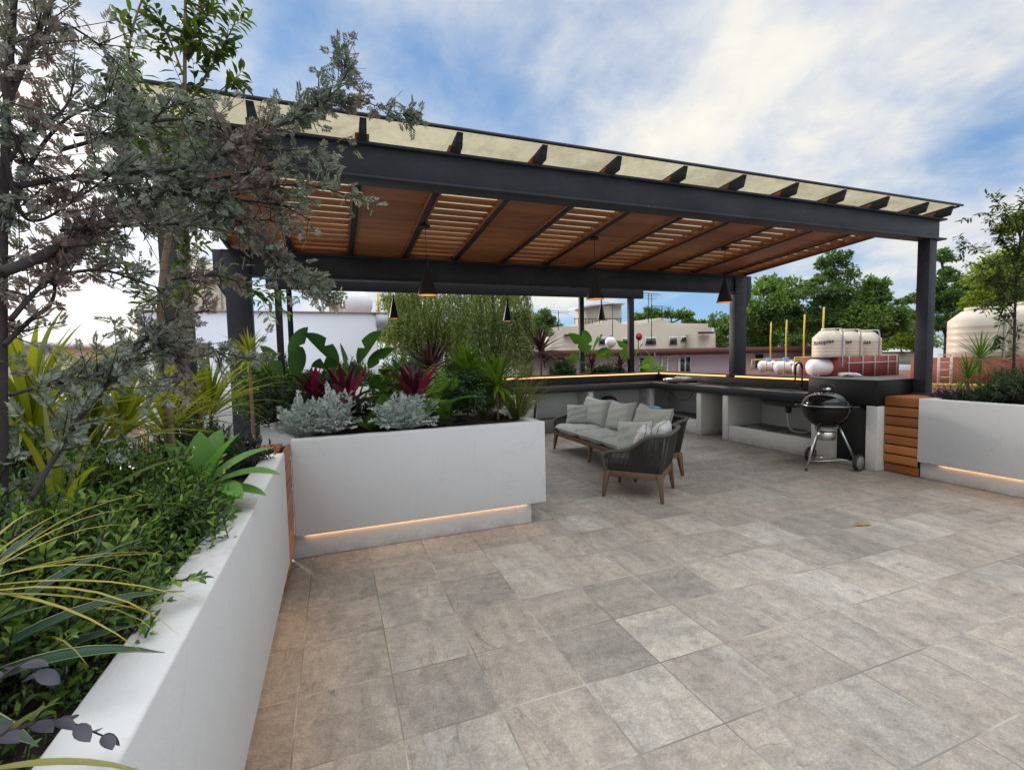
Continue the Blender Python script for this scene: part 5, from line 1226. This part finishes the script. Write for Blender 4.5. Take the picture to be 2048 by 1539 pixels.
# broad agave
def broad_agave():
    b = gp(405, 985, 2.38); b = np.array([b[0], b[1], .98]); t = thing('broad_agave', 'soft green broad-leaved agave rosette beside the planter rim', 'agave', tuple(b)); mb = MB()
    for az, el, L, dr in [(R_(-20), 28, .30, .7), (R_(-55), 18, .30, .6), (R_(20), 42, .28, .6), (R_(75), 62, .26, .4), (R_(140), 55, .25, .5), (R_(195), 48, .26, .5), (R_(250), 25, .28, .7), (R_(300), 12, .28, .5), (R_(100), 78, .22, .2), (R_(-10), 66, .25, .4), (R_(180), 76, .22, .3), (R_(330), 5, .26, .3)]:
        mb.blade((0, 0, .06), az, R_(el), L*1.2, .115, dr, petal, 9, .28, rng.normal(0, .12))
    mb.build('foliage', M_['agave'], t, smooth=True); return t
broad_agave()
# dark strappy leaves with pale margins at the lower left
b = np.array([-.76, 1.12, .93]); t = thing('strappy_agave', 'dark strappy agave with pale leaf margins at the bottom of the side planter', 'agave', tuple(b)); mb = MB(); me_ = MB()
for az, el, L, dr in [(-8, 30, .42, .75), (12, 40, .44, .9), (-35, 24, .36, .6), (-55, 18, .30, .5), (30, 50, .42, .7), (55, 62, .36, .5), (80, 70, .34, .4), (-75, 28, .28, .6), (110, 60, .34, .6), (150, 50, .34, .7), (200, 50, .32, .7), (-20, 55, .36, .7), (5, 68, .32, .4), (-100, 40, .26, .6), (20, 20, .34, .4)]:
    a = R_(az); mb.blade((0, 0, .03), a, R_(el), L*1.08, .056, dr, strapp, 10, .42, 0)
    for s_ in (-1, 1):
        q = 3; V = mb.v[-1].reshape(-1, 3, 3); ed = V[:, 0 if s_ < 0 else 2]; md = V[:, 1]; inn = ed+(md-ed)*.12
        W_ = np.stack([ed+UP*.0012, inn+UP*.0018], 1).reshape(-1, 3); n_ = len(ed)
        me_.raw(W_, [(2*i, 2*i+1, 2*i+3, 2*i+2) for i in range(n_-1)])
mb.build('foliage', M_['aloe'], t, smooth=True); me_.build('leaf_margin', M_['edge'], t)
# yellow-green strappy plants at the back of the side planter
for i, (px, Y, hz, n, L, W, lab) in enumerate([
    (60, 2.2, 1.28, 60, .54, .026, 'yellow-green strappy plant at the left picture edge'),
    (165, 2.35, 1.12, 56, .52, .024, 'yellow-green strappy plant with tall upright blades second from the left edge'),
    (240, 2.6, 1.22, 60, .52, .022, 'yellow-green strappy plant behind the hanging silver foliage'),
    (420, 3.4, 1.20, 60, .48, .024, 'arching yellow strappy plant behind the broad-leaved agave'),
    (100, 1.75, 1.05, 20, .40, .022, 'low yellowish strappy plant behind the nearest shrub'),
    (330, 3.0, 1.14, 50, .46, .024, 'yellowish strappy plant around the pale tree stem')]):
    p = at(px, 800, Y); rosette('strappy_plant', lab, 'plant', (p[0], p[1], .92), n, L*1.1, W, 'strap', (20, 86), .9, hz-.86, 'barkl', 'yellow-green strappy plants', lance, .35)
for i, (px, Y, zt_, n, L, W, lab) in enumerate([(498, 4.35, 1.62, 60, .30, .016, 'bushy spiky-headed palm shrub in front of the rear left post'), (395, 3.9, 1.35, 46, .30, .016, 'lower spiky-headed palm shrub left of the rear post')]):
    p = at(px, 700, Y); rosette('spiky_palm', lab, 'palm', (p[0], p[1], .93), n, L, W, 'strap', (-25, 85), .7, zt_-.93, 'barkl', 'spiky palms by the left post', lance, .35)
grass('yellowed long grass blades arching in from the left edge', gp(-120, 1190, 1.0), 16, .42, .006, 'dry', .05, (-5, 45), .8, 'dry_grass', None)
grass('pale thin grass behind the nearest strappy plant', gp(-20, 1000, 1.35, .95), 24, .42, .006, 'dry', .05, (30, 80), 1.2, 'dry_grass', None)
grass('green and yellow blades at the bottom picture edge', gp(-90, 1560, .78), 10, .22, .012, 'grass', .04, (0, 45), .7, 'dry_grass', None)

# ---- middle planter
Yp = 4.5
def mp_(px, Y, z=.94): p = at(px, 800, Y); return np.array([p[0], p[1], z])
shrub('shrub', 'dark green fine shrub at the left end of the middle planter', 'shrub', mp_(560, 4.55, 1.18), (.30, .28, .30), 280, 12, .045, .014, 'darkshrub', group='dark shrubs')
shrub('shrub', 'dark palmate-leaved shrub right of the fern in the middle planter', 'shrub', mp_(930, 4.50, 1.20), (.27, .26, .28), 330, 11, .075, .022, 'darkshrub', slen=.08, ang=(85, 55), group='dark shrubs')
shrub('shrub', 'low dark filler shrub behind the silver plants', 'shrub', mp_(735, 4.85, 1.05), (.50, .20, .16), 200, 10, .055, .020, 'darkshrub', group='dark shrubs')
dusty('silver felted plant at the left end of the middle planter', mp_(598, 4.27, 1.02), (.145, .14, .19), 190)
dusty('tall silver felted plant under the left magenta cordyline', mp_(664, 4.28, 1.05), (.15, .14, .21), 220)
dusty('silver felted plant under the upright magenta cordyline', mp_(808, 4.26, 1.03), (.24, .14, .19), 260)
for i, (px, Y, z, n, L, lab) in enumerate([(690, 4.42, 1.16, 22, .40, 'wide magenta and maroon cordyline between the silver plants'), (828, 4.40, 1.17, 20, .42, 'upright magenta cordyline above the right silver plant'), (628, 4.75, 1.24, 16, .32, 'small magenta cordyline behind the left silver plant')]):
    rosette('cordyline', lab, 'plant', mp_(px, Y, .95), n, L*1.05, .066, 'pink', (30, 87), .35, z-.95, 'barkd', 'magenta cordylines', petal, .35, 8)
paddle_plant('paddle-leaved plant with split leaves against the white house', mp_(700, 4.95, .95), [(R_(172), R_(80), .60, .44, R_(58)), (R_(8), R_(80), .60, .42, R_(66)), (R_(-12), R_(70), .58, .34, R_(48)), (R_(200), R_(60), .45, .30, R_(20)), (R_(-30), R_(58), .42, .26, R_(25)), (R_(100), R_(80), .55, .36, R_(60)), (R_(-80), R_(66), .48, .30, R_(40))], W=.17)
paddle_plant('paddle-leaved plant beside the thin canopy post', mp_(580, 5.0, .95), [(R_(10), R_(84), .60, .40, R_(82)), (R_(175), R_(80), .48, .36, R_(75)), (R_(0), R_(70), .62, .28, R_(10)), (R_(190), R_(70), .5, .30, R_(40)), (R_(-60), R_(75), .5, .34, R_(70))], W=.17)
paddle_plant('paddle-leaved plant with one long leaf behind the upright cordyline', mp_(865, 5.05, .95), [(R_(10), R_(72), .45, .32, R_(30)), (R_(150), R_(75), .55, .32, R_(60)), (R_(60), R_(78), .45, .3, R_(50))], W=.16)
lobed('bright lobed-leaf plant between the two large magenta cordylines', mp_(755, 4.6, .95), [(.06, -.05, .50, R_(-70), .5, .24), (-.04, .02, .42, R_(-110), .2, .20), (.14, -.04, .40, R_(-50), -.4, .22), (.04, -.12, .34, R_(-90), -.9, .24), (-.12, 0, .28, R_(-140), -.3, .17)])
fern('bright fern right of the upright magenta cordyline', mp_(880, 4.45, .95), [(R_(95), R_(84), .62, .4), (R_(-50), R_(66), .56, 1.5), (R_(-110), R_(66), .52, 1.5), (R_(20), R_(64), .54, 1.3), (R_(170), R_(64), .50, 1.3), (R_(-15), R_(46), .48, 1.3), (R_(230), R_(56), .46, 1.4), (R_(-75), R_(78), .58, .9), (R_(60), R_(80), .60, .7)])
fern('small fern behind the tall silver plant', mp_(738, 4.40, .95), [(R_(160), R_(50), .32, 1.0), (R_(200), R_(40), .30, 1.1), (R_(60), R_(60), .3, 1.0), (R_(-60), R_(50), .26, 1.2)])
for i, (px, Y, z, n, L, lab) in enumerate([(935, 4.85, 1.40, 64, .46, 'tall bright green spiky cordyline left of its twin'), (995, 4.50, 1.28, 60, .42, 'bright green spiky cordyline on a bare stem at the planter end')]):
    rosette('spiky_cordyline', lab, 'plant', mp_(px, Y, .95), n, L, .046, 'dracaena', (-20, 86), .5, z-.95, 'barkl', 'bright green spiky cordylines', lance, .35, 7, sr=.012)
for i, (px, Y, z, n, L, lab) in enumerate([(865, 5.0, 1.44, 80, .42, 'dark burgundy spiky cordyline left of the green ones')]):
    rosette('burgundy_cordyline', lab, 'plant', mp_(px, Y, .95), n, L, .030, 'burg', (-25, 86), .45, z-.95, 'barkd', 'burgundy spiky cordylines', lance, .35, 6, sr=.012)
grass('arching grass clump at the right end of the middle planter', mp_(1035, 4.5, .94), 300, .66, .0065, 'grass', .05, (45, 88), 1.1)
grass('short grass tuft beside the bare-stemmed cordyline', mp_(965, 4.70, .94), 160, .50, .0065, 'grass', .04, (45, 85), 1.0)
for (px, Y, z, rad, K, lab, lf) in [(640, 5.02, 1.22, (.34, .16, .26), 240, 'dark leafy shrub behind the magenta cordylines', 'darkshrub'), (800, 5.04, 1.20, (.36, .15, .24), 260, 'mid green shrub at the back of the middle planter', 'box'), (980, 4.98, 1.16, (.26, .18, .22), 200, 'mid green shrub behind the bare-stemmed cordyline', 'box'), (520, 4.85, 1.25, (.22, .24, .34), 200, 'upright green shrub between the two left posts', 'box')]:
    shrub('shrub', lab, 'shrub', mp_(px, Y, z), rad, K, 11, .060, .020, lf, slen=.12, group='green shrubs in the middle planter')
# ---- trough behind the kitchen
for (px, z, rad, K, lab) in [(560, 1.30, (.55, .3, .45), 170, 'leafy shrub at the far left of the kitchen trough'), (690, 1.24, (.60, .3, .38), 180, 'leafy shrub in front of the white house wall'), (820, 1.28, (.60, .3, .42), 180, 'leafy shrub below the willow at the left'), (940, 1.26, (.55, .3, .40), 170, 'leafy shrub below the willow at the right')]:
    q_ = at(px, 720, 9.72); q_[2] = z
    shrub('shrub', lab, 'shrub', q_, rad, K, 10, .13, .045, 'box', slen=.22, group='leafy shrubs in the kitchen trough')
def kp(px, Y=9.75, z=1.02): p = at(px, 720, Y); return np.array([p[0], p[1], z])
for (px, z, n, L, W, lab) in [(1082, 1.62, 70, .78, .050, 'large burgundy spiky cordyline at the left of the kitchen trough'), (1183, 1.20, 26, .50, .060, 'red-brown cordyline low in the kitchen trough left of the paddle leaves'), (1240, 1.22, 26, .48, .060, 'red-brown cordyline low in the kitchen trough right of the paddle leaves')]:
    rosette('burgundy_cordyline', lab, 'plant', kp(px), n, L, W, 'burg', (-25, 86), .5, z-1.02, 'barkd', 'burgundy spiky cordylines', lance, .35, 6, sr=.02)
paddle_plant('broad paddle-leaved plant in the kitchen trough left of the canopy post', kp(1178, 9.7), [(R_(170), R_(80), .6, .62, R_(62)), (R_(20), R_(78), .6, .60, R_(60)), (R_(180), R_(60), .5, .42, R_(20)), (R_(-20), R_(70), .5, .4, R_(40)), (R_(90), R_(85), .6, .6, R_(80))], 'birdl', W=.24)
paddle_plant('broad paddle-leaved plant in the kitchen trough at the canopy post', kp(1265, 9.75), [(R_(165), R_(80), .4, .60, R_(68)), (R_(25), R_(76), .4, .60, R_(55)), (R_(0), R_(50), .4, .40, R_(20)), (R_(120), R_(70), .3, .4, R_(60))], 'birdl', W=.22)
shrub('shrub', 'dark leafy shrub in the kitchen trough beside the burgundy cordyline', 'shrub', kp(1125, 9.75, 1.16), (.36, .25, .30), 130, 9, .11, .04, 'darkshrub', slen=.14, group='dark shrubs')
shrub('shrub', 'dark leafy shrub in the middle of the kitchen trough', 'shrub', kp(1215, 9.75, 1.14), (.5, .25, .22), 150, 9, .10, .035, 'darkshrub', slen=.12, group='dark shrubs')
rosette('spiky_cordyline', 'small bright spiky plant between the red-brown cordylines', 'plant', kp(1216, 9.7), 40, .42, .03, 'dracaena', (0, 86), .5, .42, 'barkl', 'bright green spiky cordylines', lance, .35, 6)
fern('green fern spilling from the right end of the kitchen trough', kp(1300, 9.7), [(R_(-10), R_(50), .6, 1.1), (R_(30), R_(60), .55, 1.0), (R_(200), R_(50), .6, 1.1), (R_(-60), R_(50), .5, 1.2), (R_(90), R_(70), .5, .8), (R_(160), R_(60), .5, 1.0)])
grass('feathery grass at the right end of the kitchen trough', kp(1318, 9.75), 120, .62, .008, 'grass', .08, (40, 85), 1.0)
grass('feathery grass at the left end of the kitchen trough', kp(1050, 9.75), 120, .62, .008, 'grass', .08, (40, 85), 1.0)
def plume(label, base, n, L):
    t = thing('plume_grass', label, 'grass', tuple(base), group='plumed grasses'); sm = MB(); lm = MB(); P = []; D = []
    for i in range(n):
        az = rng.uniform(0, 6.28); el = R_(rng.uniform(50, 80)); h = np.array([math.cos(az), math.sin(az), 0]); p = np.zeros(3); path = [p]
        for k in range(12): e = el-1.1*(k/12)**1.5; p = p+(h*math.cos(e)+UP*math.sin(e))*L*rng.uniform(.9, 1.1)/12; path.append(p)
        sm.tube(path, .0025, 4)
        for k in range(7, 13):
            for _ in range(14): P.append(path[k]+rng.normal(0, .006, 3)); D.append(unit(path[k]-path[k-1]+rng.normal(0, .012, 3)))
    lm.inst(T4, np.array(P), np.array(D), .05, .008, roll=1); sm.build('stem', M_['grass'], t); lm.build('plume', leaf_mat('buff_plume', [(.30, .22, .16), (.42, .32, .24)], .3, .8, (1, 1, 1)), t)
plume('buff-plumed grass in the kitchen trough beside the burgundy cordyline', kp(1060, 9.7), 9, .95); plume('buff-plumed grass at the right end of the kitchen trough', kp(1310, 9.7), 6, .85)

# ---- pale planter on the far side
def rp_(px, py=775, z=.93, X=7.1): d = ray(px, py); k = X/d[0]; return np.array([X, d[1]*k, z])
for (px, zt_, n, L, lab, X) in [(1958, 1.42, 64, .42, 'upper head of spiky palm leaves in the pale planter', 7.15), (1935, 1.18, 60, .40, 'lower head of spiky palm leaves in the pale planter', 7.05)]:
    rosette('spiky_palm', lab, 'palm', rp_(px, X=X), n, L, .018, 'dracaena', (-30, 86), .55, zt_-.93, 'barkl', 'spiky palms in the pale planter', lance, .35, 6, sr=.02)
shrub('shrub', 'grey-leaved low shrub at the post end of the pale planter', 'shrub', rp_(1905, z=.98, X=7.05), (.28, .22, .15), 170, 12, .032, .010, 'purple', slen=.09, group='low shrubs in the pale planter')
shrub('shrub', 'low grey-green shrub under the spiky palms', 'shrub', rp_(1950, z=.98, X=6.95), (.22, .30, .15), 170, 12, .032, .010, 'darkshrub', slen=.09, group='low shrubs in the pale planter')
shrub('shrub', 'dense dark shrub at the picture edge in the pale planter', 'shrub', rp_(2045, z=1.12, X=7.0), (.32, .34, .28), 300, 12, .040, .016, 'darkshrub', group='low shrubs in the pale planter')
shrub('shrub', 'dark shrub behind the spiky palms in the pale planter', 'shrub', rp_(2000, z=1.02, X=7.3), (.22, .3, .18), 160, 12, .040, .016, 'darkshrub', group='low shrubs in the pale planter')
sr_ = rp_(2028, X=7.2); SPT = thing('sapling', 'thin-stemmed sapling with arching leafy sprays in the pale planter', 'tree', tuple(sr_))
def xr(px, py, X=7.2): d = ray(px, py); return np.array([0, 0, CAM_H])+d*(X/d[0])
sp_paths = [([sr_, xr(2028, 700), xr(2032, 560), xr(2040, 480), xr(2030, 440)], .016, .005, 10, .2),
 ([xr(2034, 540), xr(2025, 460), xr(2008, 420), xr(1990, 398)], .005, .001, 34, .11), ([xr(2032, 540), xr(1998, 460), xr(1970, 425), xr(1938, 438)], .005, .001, 34, .10),
 ([xr(2030, 600), xr(1990, 530), xr(1950, 495), xr(1915, 490)], .005, .001, 34, .12), ([xr(2030, 620), xr(1980, 560), xr(1940, 525), xr(1905, 516)], .005, .001, 34, .12),
 ([xr(2036, 500), xr(2050, 430), xr(2065, 380)], .005, .001, 40, .16), ([xr(2034, 560), xr(2060, 480), xr(2080, 420)], .005, .001, 40, .18),
 ([xr(2030, 640), xr(2000, 600), xr(1970, 610)], .005, .001, 36, .14), ([xr(2030, 660), xr(2005, 640), xr(1990, 690)], .005, .001, 36, .14), ([xr(2030, 600), xr(2055, 570), xr(2075, 600)], .005, .001, 40, .18)]
leafy_branches(SPT, sr_, sp_paths, ('barkd', 'privet'), plain=(8, .065, .024))

# ---- fallen leaves
fl = leaf_mat('fallen_leaf', [(.42, .26, .05), (.30, .20, .06)], .1, .7)
for i, (px, py, L, lab) in enumerate([(1728, 1050, .09, 'small yellow fallen leaf on the tiles in front of the grill')]):
    p = atz(px, py, .006); mb = MB()
    for k in range(3 if i == 0 else 1): mb.blade((0, 0, 0), k*1.3, .10, L, L*.4, .25, petal, 5, .3)
    o = mb.build('fallen_leaf', fl); o.location = tuple(p); tag(o, lab, 'leaf')
